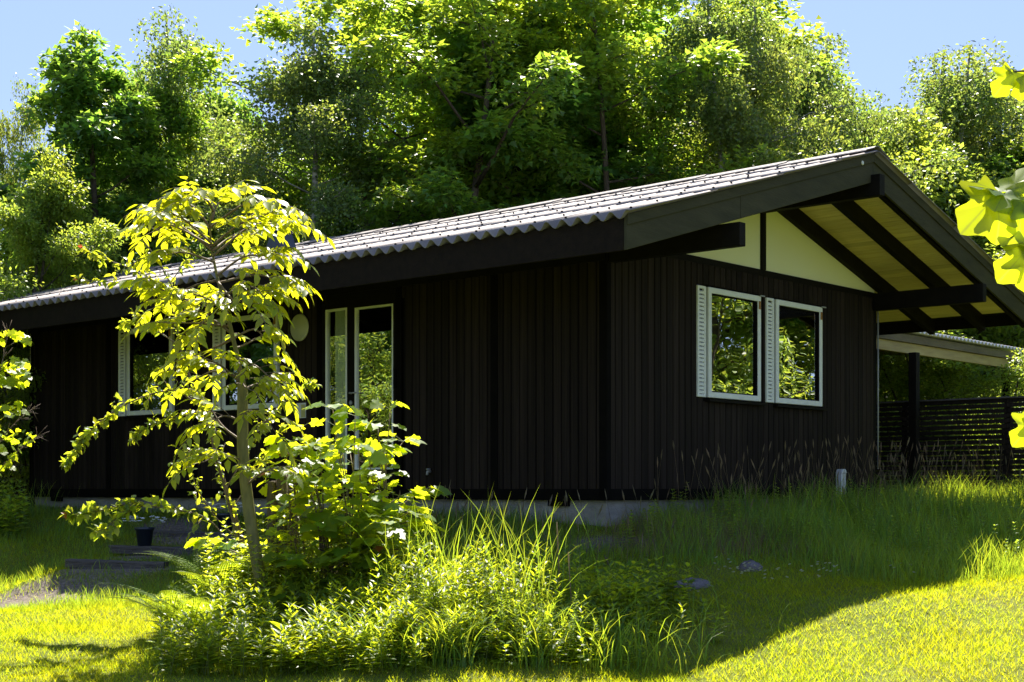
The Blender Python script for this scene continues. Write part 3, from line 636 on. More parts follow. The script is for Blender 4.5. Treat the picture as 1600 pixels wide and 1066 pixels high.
def tree_mesh(seed, H, R_, base, kind='maple', leaf=.14, nl=26, nsub=7, per=70, wid=.42, lean=0.0, trunk_r=.13, stems=1, matl='maple', bark='bark', top_pow=.75):
    """returns (trunk mesh, crown mesh): tapered stems with limbs, leaves in uneven clumps"""
    g = np.random.default_rng(seed); tb = MB(); clumps = []
    for sidx in range(stems):
        a0 = g.uniform(0, 6.28); off = .0 if stems == 1 else .35
        bx, by = off*math.cos(a0), off*math.sin(a0); pts = []; n = 9
        sp = (0 if stems == 1 else R_*.45); ph = g.uniform(0, 6.28)
        for i in range(n):
            u = i/(n-1); pts.append(Vector((bx+sp*u*math.cos(a0)+.12*R_*math.sin(3*u+ph)*u+lean*u*u, by+sp*u*math.sin(a0)+.10*R_*math.cos(2.6*u+ph)*u, H*.96*u)))
        rr = [trunk_r*(1-.93*(i/(n-1))**.85)+.008 for i in range(n)]
        tb.tube(pts, rr, 9)
        def at_u(u):
            f = u*(n-1); i = min(int(f), n-2); return pts[i].lerp(pts[i+1], f-i)
        for k in range(nl//stems):
            u = base/H+(1-base/H)*((k+g.uniform(.1,.9))/(nl//stems))
            uu = (u-base/H)/(1-base/H)
            env = R_*(max(.0, math.sin(math.pi*min(.999, uu**top_pow*.86+.13)))**.65)*g.uniform(.72, 1.15)
            a = k*2.399+g.uniform(-.5,.5); st = at_u(max(.02, u-.06)); d = Vector((math.cos(a), math.sin(a), 0))
            up = env*g.uniform(.25,.75)*(1-.35*uu)
            p1 = st+d*env*.5+Vector((0,0,up*.65)); p2 = st+d*env+Vector((0,0,up*(1.0 if kind != 'birch' else .85)))
            r0 = trunk_r*(.42*(1-uu)+.08)
            tb.tube([st, st.lerp(p1,.5)+Vector((0,0,-.04)), p1, p2], [r0, r0*.7, r0*.5, .008], 5)
            for j in range(nsub):
                v = .35+.65*(j+.5)/nsub; q = (p1.lerp(p2, (v-.5)*2) if v > .5 else st.lerp(p1, v*2))
                dd = Vector((g.normal(0,1), g.normal(0,1), g.normal(.15,.55))); dd.normalize()
                e = q+dd*(.30+.55*g.random())*R_*.30*(1.15-.4*v)
                if j % 2 == 0: tb.tube([q, e], [r0*.25+.004, .004], 3)
                clumps.append((e, 1.0)); 
                if g.random() < .55: clumps.append((q.lerp(e, .4)+Vector((0,0,.12)), .8))
            clumps.append((p2, 1.1))
        for i in range(int(nl*.7)):
            q = at_u(.70+.30*g.random()); clumps.append((q+Vector((g.normal(0,.09), g.normal(0,.09), g.uniform(-.05,.2)))*R_*.9, .75))
        clumps.append((pts[-1], .8))
    C = np.array([c[0] for c in clumps]); S = np.array([c[1] for c in clumps]); nc = len(C)
    cnt = np.maximum(4, (per*S*g.uniform(.45, 1.5, nc)).astype(int)); ci = np.repeat(np.arange(nc), cnt); m = len(ci)
    cw = wid*S*g.uniform(.7,1.3,nc)
    if kind == 'birch':
        # hanging strands
        ns = 9; st_id = g.integers(0, ns, m); ang0 = (ci*ns+st_id)*2.399; rad = (.25+.75*((ci*ns+st_id)*.618 % 1))*cw[ci]
        dr = g.random(m); pos = C[ci]+np.stack([np.cos(ang0)*rad*(.35+.65*dr**.5), np.sin(ang0)*rad*(.35+.65*dr**.5), -dr**1.3*cw[ci]*1.7+.12], -1)+g.normal(0, .035, (m,3))
        nr = unit(g.normal(0, 1, (m,3))+np.array([0,0,.3])); d = unit(g.normal(0,.6,(m,3))+np.array([0,0,-1.0]))
        tv, tf = T_RHOMB
    else:
        q = g.normal(0, 1, (m,3)); q = unit(q)*(g.random((m,1))**.45); q[:,2] *= .55
        pos = C[ci]+q*cw[ci][:,None]
        pos[:,2] -= .25*np.hypot(q[:,0], q[:,1])*cw[ci]
        outw = unit(C[ci]-np.array([0,0,H*.5])); nr = unit(q*.5+np.array([0,0,1.0])+g.normal(0,.42,(m,3))+outw*.25)
        d = unit(q+outw*.4+np.array([0,0,-.35])+g.normal(0,.4,(m,3)))
        tv, tf = (T_TINY if kind == 'maple' else T_RHOMB)
    sc = leaf*g.uniform(.6, 1.25, m)
    V, F = scatter(tv, tf, pos, d, nr, sc)
    return tb.mesh('trunk', M[bark], True), npmesh('crown', V, F, M[matl])
def plant_tree(name, meshes, X, Y, s, rz, label, cat, group, sz=None, dz=0):
    e = empty(name, (X, Y, gz(X, Y)-.05+dz), rz); e.scale = (s, s, sz or s); tag(e, label, cat, group)
    link('trunk', meshes[0], e); link('crown', meshes[1], e); return e

# ------------------------------------------------------------------ background trees
TM = {
 'maple_a': tree_mesh(11, 11.0, 2.8, 1.2, 'maple', .135, 40, 8, 85, .44),
 'maple_b': tree_mesh(12, 12.5, 3.5, 2.0, 'maple', .135, 45, 8, 85, .48, stems=3, matl='maplebright', trunk_r=.12),
 'maple_o': tree_mesh(17, 14.0, 3.4, 6.0, 'maple', .135, 42, 8, 80, .46, stems=3, matl='maplebright', trunk_r=.15),
 'maple_c': tree_mesh(13, 9.0, 2.1, .6, 'maple', .135, 32, 8, 62, .36, top_pow=.6),
 'birch_a': tree_mesh(21, 11.5, 2.2, 1.0, 'birch', .072, 38, 8, 160, .46, matl='birch', bark='birchbark', trunk_r=.12),
 'birch_b': tree_mesh(22, 10.0, 2.6, .8, 'birch', .072, 38, 8, 150, .48, matl='birch', bark='birchbark', trunk_r=.10, stems=2),
 'light_a': tree_mesh(31, 7.0, 2.5, .3, 'round', .095, 36, 8, 110, .40, matl='light', trunk_r=.10, stems=2),
 'bush_a': tree_mesh(41, 4.2, 2.0, .2, 'round', .085, 30, 7, 42, .40, matl='light', trunk_r=.06, stems=3),
}
def pxX(px, Y): return (px-800)/FPX*Y
# name, mesh, px, Y, top py, width scale, label, group
GT = 'trees standing behind the cabin'
LIST = [
 ('maple_tree','maple_a',345,31.0,75,.55,'slender maple at the left edge of the gap of sky'),
 ('maple_tree','maple_b',600,33.0,150,.8,'broad maple in the second row behind the drooping birch'),
 ('maple_tree','maple_a',450,34.0,200,.9,'second row maple seen between the two left birches'),
 ('birch_tree','birch_b',230,34.0,170,1.0,'far birch behind the dark left maples'),
 ('maple_tree','maple_b',1010,34.0,-40,1.1,'second row maple left of the tall birch'),
 ('birch_tree','birch_b',1240,35.0,120,1.2,'far birch behind the peak at the edge of the sky'),
 ('maple_tree','maple_a',1340,36.0,125,1.2,'far dark maple below the open sky by the gable peak'),
 ('birch_tree','birch_b',1470,37.0,90,1.4,'far birch row closing the view right of the peak'),
 ('maple_tree','maple_a',1580,36.0,170,1.2,'far maple at the right border behind the birches'),
 ('maple_tree','maple_a',60,33.0,330,.9,'far maple behind the light green tree at left'),
 ('maple_tree','maple_b',800,36.0,-20,1.2,'second row maple behind the tallest dark one'),
 ('maple_tree','maple_c',150,26.0,15,.85,'narrow dark green maple with pointed top left of the small gap of sky'),
 ('maple_tree','maple_a',240,27.0,60,.62,'broad dark maple behind the left end of the corrugated roof'),
 ('birch_tree','birch_b',300,29.0,25,1.05,'airy birch with an open top right of the pointed maple'),
 ('birch_tree','birch_a',478,26.0,10,1.25,'tall drooping birch with pale trunk behind the young ash'),
 ('maple_tree','maple_a',405,30.0,200,.8,'lower yellow green maple between the two birches'),
 ('maple_tree','maple_o',655,27.0,-130,1.0,'big bright multi-stemmed maple with sky showing between its stems'),
 ('maple_tree','maple_a',800,29.0,-150,1.05,'tall dark maple in the middle behind the roof'),
 ('maple_tree','maple_b',945,28.5,-120,.85,'big maple with bright leaf tops above the roof near the gable'),
 ('birch_tree','birch_a',1130,28.0,-60,1.15,'tall birch with pale trunk above the front part of the ridge'),
 ('birch_tree','birch_b',1190,29.5,-10,.9,'dense birch directly left of the gable peak'),
 ('birch_tree','birch_a',1268,30.0,68,.95,'shorter birch at the edge of the open sky'),
 ('birch_tree','birch_b',1425,37.5,88,1.2,'round topped birch behind the pale green tree'),
 ('birch_tree','birch_a',1520,37,66,1.3,'dark birch highest of those right of the gable peak'),
 ('birch_tree','birch_b',1600,36.5,105,1.2,'birch at the edge behind the hanging maple leaves'),
 ('alder_tree','light_a',1440,33,165,1.0,'pale yellow green tree behind the right roof slope'),
 ('alder_tree','light_a',1560,33.5,190,1.05,'pale green spreading tree above the shelter roof'),
 ('alder_tree','light_a',1345,34,220,.8,'low pale green tree peeping over the gable peak'),
 ('alder_tree','light_a',35,22.5,205,.62,'light green feathery tree at the far left over the roof'),
 ('alder_tree','light_a',-75,21.5,230,.7,'light green tree cut by the left border of the view'),
 ('birch_tree','birch_b',-30,26.0,90,.5,'thin birch rising over the light green tree at far left'),
 ('alder_tree','light_a',120,24.5,330,.7,'low light green bushy tree just above the left roof end'),
 ('birch_tree','birch_a',585,31.5,150,.8,'dim birch seen through the gap beside the bright maple'),
 ('maple_tree','maple_a',1060,33.0,60,.85,'dark maple filling the gap behind the tall birch'),
 ('maple_tree','maple_a',340,32.0,180,.8,'shaded maple deep behind the airy birch'),
 ('maple_tree','maple_c',560,29.0,190,.9,'small dark maple low behind the drooping birch'),
 ('maple_tree','maple_a',740,34.0,230,.7,'far maple behind the gap in the bright maple'),
 ('maple_tree','maple_c',880,31.5,30,1.0,'narrow maple between the two bright ones'),
]
Hs = {'maple_o':14.0,'maple_a':11.0,'maple_b':12.5,'maple_c':9.0,'birch_a':11.5,'birch_b':10.0,'light_a':7.0,'bush_a':4.2}
for k, (nm, mk, px, Y, top, ws, lab) in enumerate(LIST):
    X = pxX(px, Y); hh = (764-top)/FPX*Y + (EYE-gz(X, Y)); sz = hh/Hs[mk]/1.02
    plant_tree(nm, TM[mk], X, Y, sz*ws*1.22, k*2.1, lab, nm.replace('_', ' '), GT, sz)
BL = [(130,28,560,'left end of the roof'),(1400,24.8,560,'post of the shelter'),(1470,25.0,540,'middle of the slat fence'),(1545,24.8,560,'right part of the slat fence'),(1620,25.2,530,'far right end of the fence'),(1375,27.5,500,'cabin corner and shelter post')]
for k, (px, Y, top, lab) in enumerate(BL):
    X = pxX(px, Y); hh = (764-top)/FPX*Y+(EYE-gz(X,Y)); s = hh/4.2
    plant_tree('bush', TM['bush_a'], X, Y, s*1.15, k*1.7, 'dense green bush growing behind the '+lab, 'bush', 'bushes behind the fence and cabin', s)
# a deeper belt of woodland that closes the view, one mass
g = np.random.default_rng(5)
wv = []; wf = []; nb = 0
for k in range(60):
    px = -250+k*36+g.uniform(-15,15); Y = g.uniform(38, 50); X = pxX(px, Y)
    top = (330 if px < 1300 else 300)+g.uniform(-90,120); hh = (764-top)/FPX*Y
    m = 1500; q = unit(g.normal(0,1,(m,3)))*(g.random((m,1))**.35); lump = 1+.25*np.sin(5*q[:,0:1]+k)+.2*np.sin(7*q[:,2:3]+2*k)
    pos = np.array([X, Y, EYE-.3+hh*.5])+q*lump*np.array([2.0,2.0,hh*.5])
    V, F_ = scatter(T_RHOMB[0], T_RHOMB[1], pos, g.normal(0,1,(m,3)), g.normal(0,1,(m,3))+np.array([0,0,.8]), .30*g.uniform(.6,1.3,m))
    wv.append(V); wf.append(F_+nb); nb += len(V)
tag(link('woodland', npmesh('woodland', np.concatenate(wv), np.concatenate(wf), M['maple'])), kind='stuff')

# trees beside the camera's view that the window panes mirror
RL = [('alder_tree','light_a',12.0,18.6,1.1,'light green tree facing the gable windows from the side lawn'),
      ('maple_tree','maple_c',12.8,21.8,1.0,'maple facing the gable windows across the side lawn'),
      ('alder_tree','light_a',17.5,20.5,1.2,'larger light green tree further out on the side lawn'),
      ('maple_tree','maple_a',19,25,.95,'tall maple at the edge of the side lawn'),
      ('maple_tree','maple_a',18.5,16,.9,'tall maple near the drive side of the lawn'),
      ('maple_tree','maple_c',-12.0,16.5,.9,'maple facing the glazed door from the other side'),
      ('alder_tree','light_a',-13.5,14.0,1.0,'light green tree facing the front windows'),
      ('maple_tree','maple_a',-16.5,16.0,.85,'tall maple behind the front garden trees'),
      ('alder_tree','light_a',-16.0,19.0,1.0,'light green tree at the end of the front garden'),
      ('maple_tree','maple_a',-15,11.0,.9,'tall maple on the near side of the front garden'),
      ('alder_tree','light_a',-13.0,21.5,1.1,'light green tree far to the side facing the left windows'),
      ('maple_tree','maple_a',-15.5,24.0,.9,'tall maple far to the side facing the left windows'),
      ('maple_tree','maple_c',-12.0,18.8,.8,'small maple facing the left windows'),
      ('bush','bush_a',11.3,17.9,1.1,'broad bush nearest the gable on the side lawn'),
      ('bush','bush_a',13.6,19.9,1.3,'high bush behind the others on the side lawn'),
      ('bush','bush_a',-9.6,16.4,.8,'thin sunlit bush nearest the glazed door at the side'),
      ('bush','bush_a',-9.2,19.6,.7,'thin sunlit bush nearest the left windows'),
      ('bush','bush_a',-10.8,14.8,.75,'rounded bush in front of the mirrored garden trees'),
      ('bush','bush_a',12.2,21.0,.8,'rounded bush on the side lawn facing the gable')]
for k, (nm, mk, X, Y, s, lab) in enumerate(RL):
    plant_tree(nm, TM[mk], X, Y, s, k*1.3, lab, nm.replace('_', ' '), 'garden trees mirrored in the window panes')

# ------------------------------------------------------------------ leafy branches near the camera
def leaf_mesh(name, T, mat):
    me = bpy.data.meshes.new(name); me.from_pydata([tuple(v) for v in T[0]], [], [tuple(f) for f in T[1]]); me.materials.append(mat)
    me.polygons.foreach_set('use_smooth', [True]*len(me.polygons)); me.update(); return me
def place_leaves(parent, T, mat, items, cap=300, name='leaf'):
    """items: list of (pos, dir, normal, scale, mat override). The largest go in as parts, the rest as one part."""
    items = sorted(items, key=lambda q: -q[3]*(1 if q[0][1] < 1e9 else 1)); meshes = {}
    inv = parent.matrix_world.inverted() if False else Matrix.Translation(-Vector(parent.location))
    def frame(p, d, n, s):
        d = Vector(d).normalized(); b = Vector(n).cross(d); 
        if b.length < 1e-4: b = Vector((0,0,1)).cross(d)+Vector((.01,0,0))
        b.normalize(); n2 = d.cross(b)
        return Matrix(((d.x*s,b.x*s,n2.x*s,p[0]),(d.y*s,b.y*s,n2.y*s,p[1]),(d.z*s,b.z*s,n2.z*s,p[2]),(0,0,0,1)))
    for p, d, n, s, mo in items[:cap]:
        mm = mo or mat
        if mm.name not in meshes: meshes[mm.name] = leaf_mesh(name, T, mm)
        o = bpy.data.objects.new(name, meshes[mm.name]); COL.objects.link(o); o.parent = parent; o.matrix_basis = inv@frame(p, d, n, s)
    rest = items[cap:]
    if rest:
        for mm in set((q[4] or mat) for q in rest):
            rr = [q for q in rest if (q[4] or mat) == mm]
            V, F_ = scatter(T[0], T[1], [tuple(q[0]) for q in rr], [tuple(q[1]) for q in rr], [tuple(q[2]) for q in rr], [q[3] for q in rr])
            o = link('small_leaves', npmesh('small_leaves', V-np.array(parent.location), F_, mm, True), parent); o['kind'] = 'stuff'
def smooth_line(pts, n=12):
    pts = [Vector(p) for p in pts]; out = []
    ext = [pts[0]*2-pts[1]]+pts+[pts[-1]*2-pts[-2]]
    segs = len(pts)-1; per = max(2, n//segs)
    for i in range(segs):
        a, b, c, d = ext[i:i+4]
        for j in range(per):
            t = j/per; out.append(.5*((2*b)+(-a+c)*t+(2*a-5*b+4*c-d)*t*t+(-a+3*b-3*c+d)*t**3))
    out.append(pts[-1]); return out
def rv(s): return Vector((random.gauss(0,s), random.gauss(0,s), random.gauss(0,s)))

# young ash
YB = 11.45
at_ = gpt(412, YB, 0)
ash = empty('young_ash_tree', at_); tag(ash, 'slim young tree with olive bark and drooping yellow green leaves before the cabin', 'tree')
zoff = at_.z-P(408, 930, YB).z
stem = smooth_line([P(412,1000,YB), P(411,940,YB), P(402,880,YB), P(389,800,YB), P(379,700,YB), P(379,612,YB), P(368,545,YB-.02), P(352,480,YB-.05), P(341,440,YB), P(332,395,YB+.03), P(328,353,YB), P(334,318,YB)], 30)
def lerpr(n, a, b, p=1): return [a+(b-a)*(i/(n-1))**p for i in range(n)]
brk = min(range(len(stem)), key=lambda i: abs(stem[i].z-P(380,600,YB).z))
radd = [.053-.012*i/brk if i <= brk else .024-.019*((i-brk)/(len(stem)-1-brk))**.6 for i in range(len(stem))]
mbs = MB().tube([p-at_ for p in stem], radd, 10)
twg = MB(); ash_items = []
BR = [((376,600),(350,575),(322,560),-.35),((379,690),(350,668),(330,640),.2),((384,760),(410,738),(428,735),-.3),((381,720),(345,712),(318,722),-.25),((332,392),(360,372),(398,366),.35),((330,380),(290,345),(275,338),-.3),((336,410),(290,395),(262,398),-.1),((340,430),(380,402),(420,400),.1),((346,462),(390,448),(412,462),-.3),((352,480),(312,462),(285,458),.35),((360,520),(330,500),(300,520),.0),((368,545),(390,535),(408,525),.3),((330,390),(295,362),(268,342),.2),((331,385),(375,350),(418,335),-.2),((328,356),(300,322),(262,322),-.1),((331,345),(338,322),(350,312),.1),
      ((333,400),(395,352),(446,352),.2),((331,385),(268,352),(242,362),.3),((333,330),(322,312),(300,314),-.25),((328,356),(385,318),(432,322),-.3),
      ((339,438),(300,448),(252,476),.25),((342,442),(398,430),(438,438),-.15),((350,478),(400,455),(432,452),.3),
      ((358,510),(305,505),(262,505),-.3),((363,530),(395,515),(415,528),.1),((371,560),(400,572),(422,590),-.25),((375,590),(335,580),(300,596),.3),
      ((350,478),(290,468),(246,450),-.1),((378,610),(405,600),(428,612),.3),((364,530),(325,548),(290,560),.1),((379,660),(350,650),(322,668),-.3),((379,640),(410,650),(428,672),-.2),
      ((345,455),(330,480),(320,500),-.45),((372,560),(380,600),(392,610),-.45),((340,440),(365,470),(385,480),-.45)]
def compound(base, out, ln, items, mat_tw):
    """a drooping pinnate leaf: stalk with leaflets in pairs"""
    out = Vector(out).normalized(); pts = [base]; d = out.copy()+Vector((0,0,.35)); d.normalize(); n = 6
    for i in range(n):
        d = (d+Vector((0,0,-.16))).normalized(); pts.append(pts[-1]+d*ln/n)
    mat_tw.tube([p-at_ for p in pts], [.0028]*len(pts), 4)
    side0 = d.cross(Vector((0,0,1))); side0 = side0.normalized() if side0.length > .05 else Vector((1,0,0))
    for i in range(2, n+1):
        t = (pts[i]-pts[i-1]).normalized(); s = t.cross(Vector((0,0,1)))
        s = s.normalized() if s.length > .1 else side0
        up = s.cross(t).normalized()
        for sg in ((1,-1) if i < n else (0,)):
            if random.random() < .06: continue
            dr = (t*(.55 if sg else 1)+s*sg*.95+Vector((0,0,-.50))+rv(.14)).normalized()
            nn = (up+s*sg*.35+rv(.22)).normalized()
            items.append((pts[i], dr, nn, random.uniform(.085,.132)*(1 if sg else 1.15), None))
for (a, b, c, dy) in BR:
    ln_ = smooth_line([P(*a, YB), P(*b, YB+dy*.6), P(*c, YB+dy)], 10); m = len(ln_)
    twg.tube([p-at_ for p in ln_], lerpr(m, .011, .004), 5)
    for i in range(3, m):
        t = (ln_[i]-ln_[i-1]).normalized()
        side = t.cross(Vector((0,0,1))).normalized()*(1 if i % 2 else -1)
        if i < m-1 and random.random() < (.15 if ln_[i].z > EYE+1.35 else .42): continue
        o = (side*random.uniform(.5,1)+t*.5+Vector((0,0,random.uniform(.0,.5)))) if i < m-1 else t
        compound(ln_[i], o, random.uniform(.24,.36), ash_items, twg)
        if i >= m-2 and ln_[i].z > EYE+1.35: compound(ln_[i], -side*.8+t*.6+Vector((0,0,.3)), random.uniform(.22,.32), ash_items, twg)
mbs.build('trunk', M['youngbark'], ash, True); twg.build('twigs', M['twig'], ash, True)
place_leaves(ash, T_LANCE2 if False else ([(x, y*1.55, z) for x, y, z in T_LANCE[0]], T_LANCE[1]), M['ash'], ash_items)

# small-leaved shrub with arching sprays behind the young ash
YS = 12.45
sb = gpt(392, YS, 0); at_ = sb
plum = empty('arching_shrub', sb); tag(plum, 'thin brown stemmed shrub with small leaves, red tips and long arching sprays', 'shrub')
wood = MB(); pit = []
def spray(pts, r0, r1, dens, dy=0, redtip=False, size=.07, side_tw=True, start=.25):
    ln_ = smooth_line(pts, 16); m = len(ln_); wood.tube([p-sb for p in ln_], lerpr(m, r0, r1), 6)
    tot = sum((ln_[i+1]-ln_[i]).length for i in range(m-1)); n = int(tot*dens)
    for k in range(n):
        u = start+(1-start)*(k+random.random())/n; f = u*(m-1); i = min(int(f), m-2); p = ln_[i].lerp(ln_[i+1], f-i); t = (ln_[i+1]-ln_[i]).normalized()
        if side_tw and random.random() < .22:
            dd = (t*.6+rv(.55)+Vector((0,0,.15))).normalized(); q = p; l2 = random.uniform(.08,.22)*(1.15-u)
            wood.tube([p-sb, p+dd*l2-sb], [.003,.0015], 3)
            for j in range(5):
                qq = p+dd*l2*(j+1)/5
                d2 = (dd*.5+rv(.7)+Vector((0,0,-.25))).normalized(); pit.append((qq, d2, (Vector((0,0,1))+rv(.5)), size*random.uniform(.6,1.1), None))
        else:
            d2 = (t*.4+rv(.75)+Vector((0,0,-.25))).normalized()
            pit.append((p, d2, Vector((0,0,1))+rv(.5), size*random.uniform(.65,1.15), None))
    if redtip:
        for _ in range(3): pit.append((ln_[-1], (t+rv(.5)+Vector((0,0,.5))).normalized(), rv(1), size*.7, M['redtip']))
spray([P(392,930,YS),P(380,850,YS),P(355,770,YS),P(335,700,YS+.05),P(310,620,YS+.1),P(285,560,YS+.1),P(276,500,YS+.1),P(268,440,YS+.15)], .026, .005, 30, start=.35)
spray([P(385,930,YS),P(368,830,YS-.1),P(342,730,YS-.1),P(318,640,YS-.1),P(305,600,YS-.1)], .018, .006, 30, start=.3)
spray([P(318,640,YS),P(270,610,YS-.1),P(200,630,YS-.2),P(150,665,YS-.25),P(120,700,YS-.3),P(100,728,YS-.3)], .009, .002, 85, size=.072, start=.1)
spray([P(320,650,YS),P(280,650,YS-.2),P(235,665,YS-.3),P(205,690,YS-.35)], .006, .002, 85, start=.1)
spray([P(280,540,YS),P(250,520,YS),P(215,500,YS-.1),P(190,512,YS-.1)], .007, .002, 60)
spray([P(276,500,YS),P(255,455,YS),P(215,425,YS+.1),P(165,405,YS+.1),P(128,389,YS+.15)], .008, .002, 55, redtip=True, start=.1)
spray([P(250,455,YS),P(215,445,YS),P(160,440,YS-.1),P(120,437,YS-.1)], .005, .002, 55, redtip=True, start=.05)
spray([P(270,450,YS),P(245,405,YS),P(222,375,YS),P(210,366,YS)], .006, .002, 40, redtip=True)
spray([P(268,440,YS),P(285,415,YS),P(292,402,YS)], .005, .002, 50, redtip=True)
spray([P(360,850,YS-.4),P(320,808,YS-.6),P(260,795,YS-.7),P(200,788,YS-.8),P(150,800,YS-.8),P(106,806,YS-.8)], .007, .002, 62, size=.085, start=.15, redtip=True)
spray([P(225,790,YS-.75),P(190,805,YS-.8),P(165,825,YS-.85),P(148,832,YS-.85)], .004, .002, 70, size=.085, start=.1)
spray([P(350,770,YS),P(390,700,YS+.1),P(420,650,YS+.1),P(460,618,YS+.1),P(492,598,YS+.1)], .007, .002, 60, size=.065, start=.15)
spray([P(342,730,YS),P(310,700,YS-.2),P(285,720,YS-.3),P(270,745,YS-.3)], .005, .002, 70, start=.2)
spray([P(360,800,YS),P(400,740,YS+.2),P(425,700,YS+.2),P(440,665,YS+.2)], .007, .002, 70, size=.055)
spray([P(380,850,YS),P(330,800,YS-.1),P(300,740,YS-.1),P(310,700,YS-.1)], .007, .002, 50, size=.05)
wood.build('stems', M['twig'], plum, True)
place_leaves(plum, T_OVAL, M['plum'], pit)

# sawn stumps in the shrubbery
for k, (px, top, r, lab) in enumerate([(424,752,.045,'shorter sawn grey stem beside the young ash trunk'),(441,742,.055,'thickest sawn grey stem standing in the maple leaves'),(459,765,.042,'rightmost sawn grey stem of the three in the shrubbery')]):
    b = gpt(px+4, 12.25); t = P(px, top, 12.2)
    m_ = MB().tube([(0,0,-.05), ((t.x-b.x)*.5, (t.y-b.y)*.5, (t.z-b.z)*.5), tuple(t-b)], [r*1.15, r, r*.95], 10)
    tag(m_.build('cut_stem', M['bark'], None, True, loc=b), lab, 'tree stump', 'sawn stems in the shrubbery')

# maple sapling shrub
YM = 11.85
mb_ = gpt(540, YM); at_ = mb_
TG = None
sap = empty('maple_sapling', mb_); tag(sap, 'bushy maple sapling with large glossy lobed leaves in front of the door', 'shrub')
wood = MB(); sit = []; pet = MB()
TG = [(470,668,.2),(520,640,.1),(555,650,-.1),(590,668,.1),(610,640,.3),(500,700,-.2),(560,700,-.3),(455,710,.1),(600,705,.2),(430,740,0),(480,750,-.3),(535,760,-.35),
      (590,750,-.1),(630,690,.4),(655,770,.3),(625,775,0),(640,800,-.2),(600,810,-.4),(660,830,.0),(555,820,-.4),(500,820,-.4),(450,800,-.2),(430,860,-.4),(480,880,-.5),
      (530,880,-.5),(580,880,-.45),(625,880,-.3),(610,920,-.5),(460,930,-.6),(540,930,-.6),(390,890,-.5),(350,880,-.4),(330,850,-.2),(410,930,-.6),(370,930,-.6),(590,845,-.5),(650,855,-.2)]
TG += [(random.uniform(345,655), random.uniform(790,945), random.uniform(-.6,.1)) for _ in range(22)]+[(random.uniform(440,610), random.uniform(690,790), random.uniform(-.3,.4)) for _ in range(14)]
TG = [(tx, ty, dy+.55 if tx < 445 else dy) for tx, ty, dy in TG]
roots = [(470,935),(520,930),(560,930),(600,915),(500,940)]
for k, (tx, ty, dy) in enumerate(TG):
    rt = roots[min(4, max(0, int((tx-420)/50)))] if tx > 420 else (430,935)
    end = P(tx, ty, YM+dy); b0 = gpt(rt[0]+random.uniform(-15,15), YM); mid = b0.lerp(end, .55)+Vector((0, .0, .10))
    ln_ = smooth_line([b0, mid, end], 8); m = len(ln_); wood.tube([p-mb_ for p in ln_], lerpr(m, .010, .0035), 5)
    for i in range(3, m):
        for sg in range(random.choice((1,2,3)) if i < m-1 else 5):
            a = random.uniform(0, 6.28); o = Vector((math.cos(a), math.sin(a)*.9-.15, random.uniform(.1,.6))).normalized()
            pl_ = random.uniform(.06,.14); q = ln_[i]+o*pl_; pet.tube([ln_[i]-mb_, q-mb_], [.002,.0016], 3)
            d_ = Vector((o.x, o.y, random.uniform(-.55,-.05))).normalized()
            nn = (Vector((0,0,1))+Vector((o.x,o.y,0))*.45+rv(.38)).normalized()
            sit.append((q, d_, nn, random.uniform(.085,.165)*(1 if i > m-4 else .8), None if random.random() > .004 else M['redtip']))
wood.build('stems', M['twig'], sap, True); o = pet.build('leaf_stalks', M['greenstem'], sap); o['kind'] = 'stuff'
place_leaves(sap, T_MAPLE, M['sapling'], sit)

# maple whose low twigs hang into the view at the right; it stands just outside
YH = 6.0
hb = Vector((3.35, 6.9, gz(3.35, 6.9))); at_ = hb
hm = empty('maple_tree', hb); tag(hm, 'near maple whose twigs with big sunlit leaves hang in from the right border', 'maple tree')
wood = MB(); hit = []
trk = smooth_line([hb, hb+Vector((.05,0,1.2)), hb+Vector((-.02,.05,2.4)), hb+Vector((.1,.1,3.8)), hb+Vector((.0,.15,5.2))], 16)
wood.tube([p-hb for p in trk], lerpr(len(trk), .085, .025), 10)
def twig(pts, r0):
    l = smooth_line(pts, 10); wood.tube([p-hb for p in l], lerpr(len(l), r0, .003), 6); return l
def lf(px, py, dpx, dpy, s, n, Y=YH, dd=0):
    p = P(px, py, Y); q = P(px+dpx, py+dpy, Y-dd); hit.append((p, (q-p), Vector(n), s, None))
a = twig([hb+Vector((0,.05,3.0)), P(1700,120,YH+.3), P(1640,110,YH), P(1585,112,YH)], .016)
lf(1583,112,-26,34,.125,(.3,-.8,.5)); lf(1588,114,8,34,.115,(.1,-.9,.35)); lf(1578,108,-8,-6,.06,(.2,-.5,.8)); lf(1600,118,20,18,.13,(0,-.8,.6)); lf(1640,112,-10,40,.14,(0,-.7,.6))
b = twig([hb+Vector((0,.05,2.5)), P(1720,330,YH+.3), P(1650,300,YH), P(1590,298,YH), P(1562,302,YH)], .014)
lf(1560,302,-52,56,.235,(.35,-.75,.55),dd=.05); lf(1566,305,-8,72,.20,(-.2,-.9,.3),dd=-.02); lf(1562,300,-26,-8,.13,(.1,-.4,.9)); lf(1575,300,22,-26,.15,(0,-.45,.9)); lf(1590,306,6,46,.18,(.2,-.85,.4)); lf(1572,298,-18,28,.15,(.1,-.3,.95),dd=.1)
lf(1600,310,24,40,.17,(.3,-.9,.3)); lf(1630,300,10,60,.2,(0,-.8,.5)); lf(1660,305,-6,60,.2,(0,-.8,.5))
c = twig([P(1650,300,YH), P(1640,360,YH-.05), P(1612,385,YH-.1)], .006)
lf(1608,385,-40,48,.19,(.3,-.85,.4)); lf(1612,388,4,56,.2,(-.1,-.95,.2)); lf(1612,380,-30,0,.12,(.1,-.4,.9))
d = twig([hb+Vector((0,.0,1.9)), P(1720,600,YH+.2), P(1660,640,YH), P(1618,655,YH)], .009)
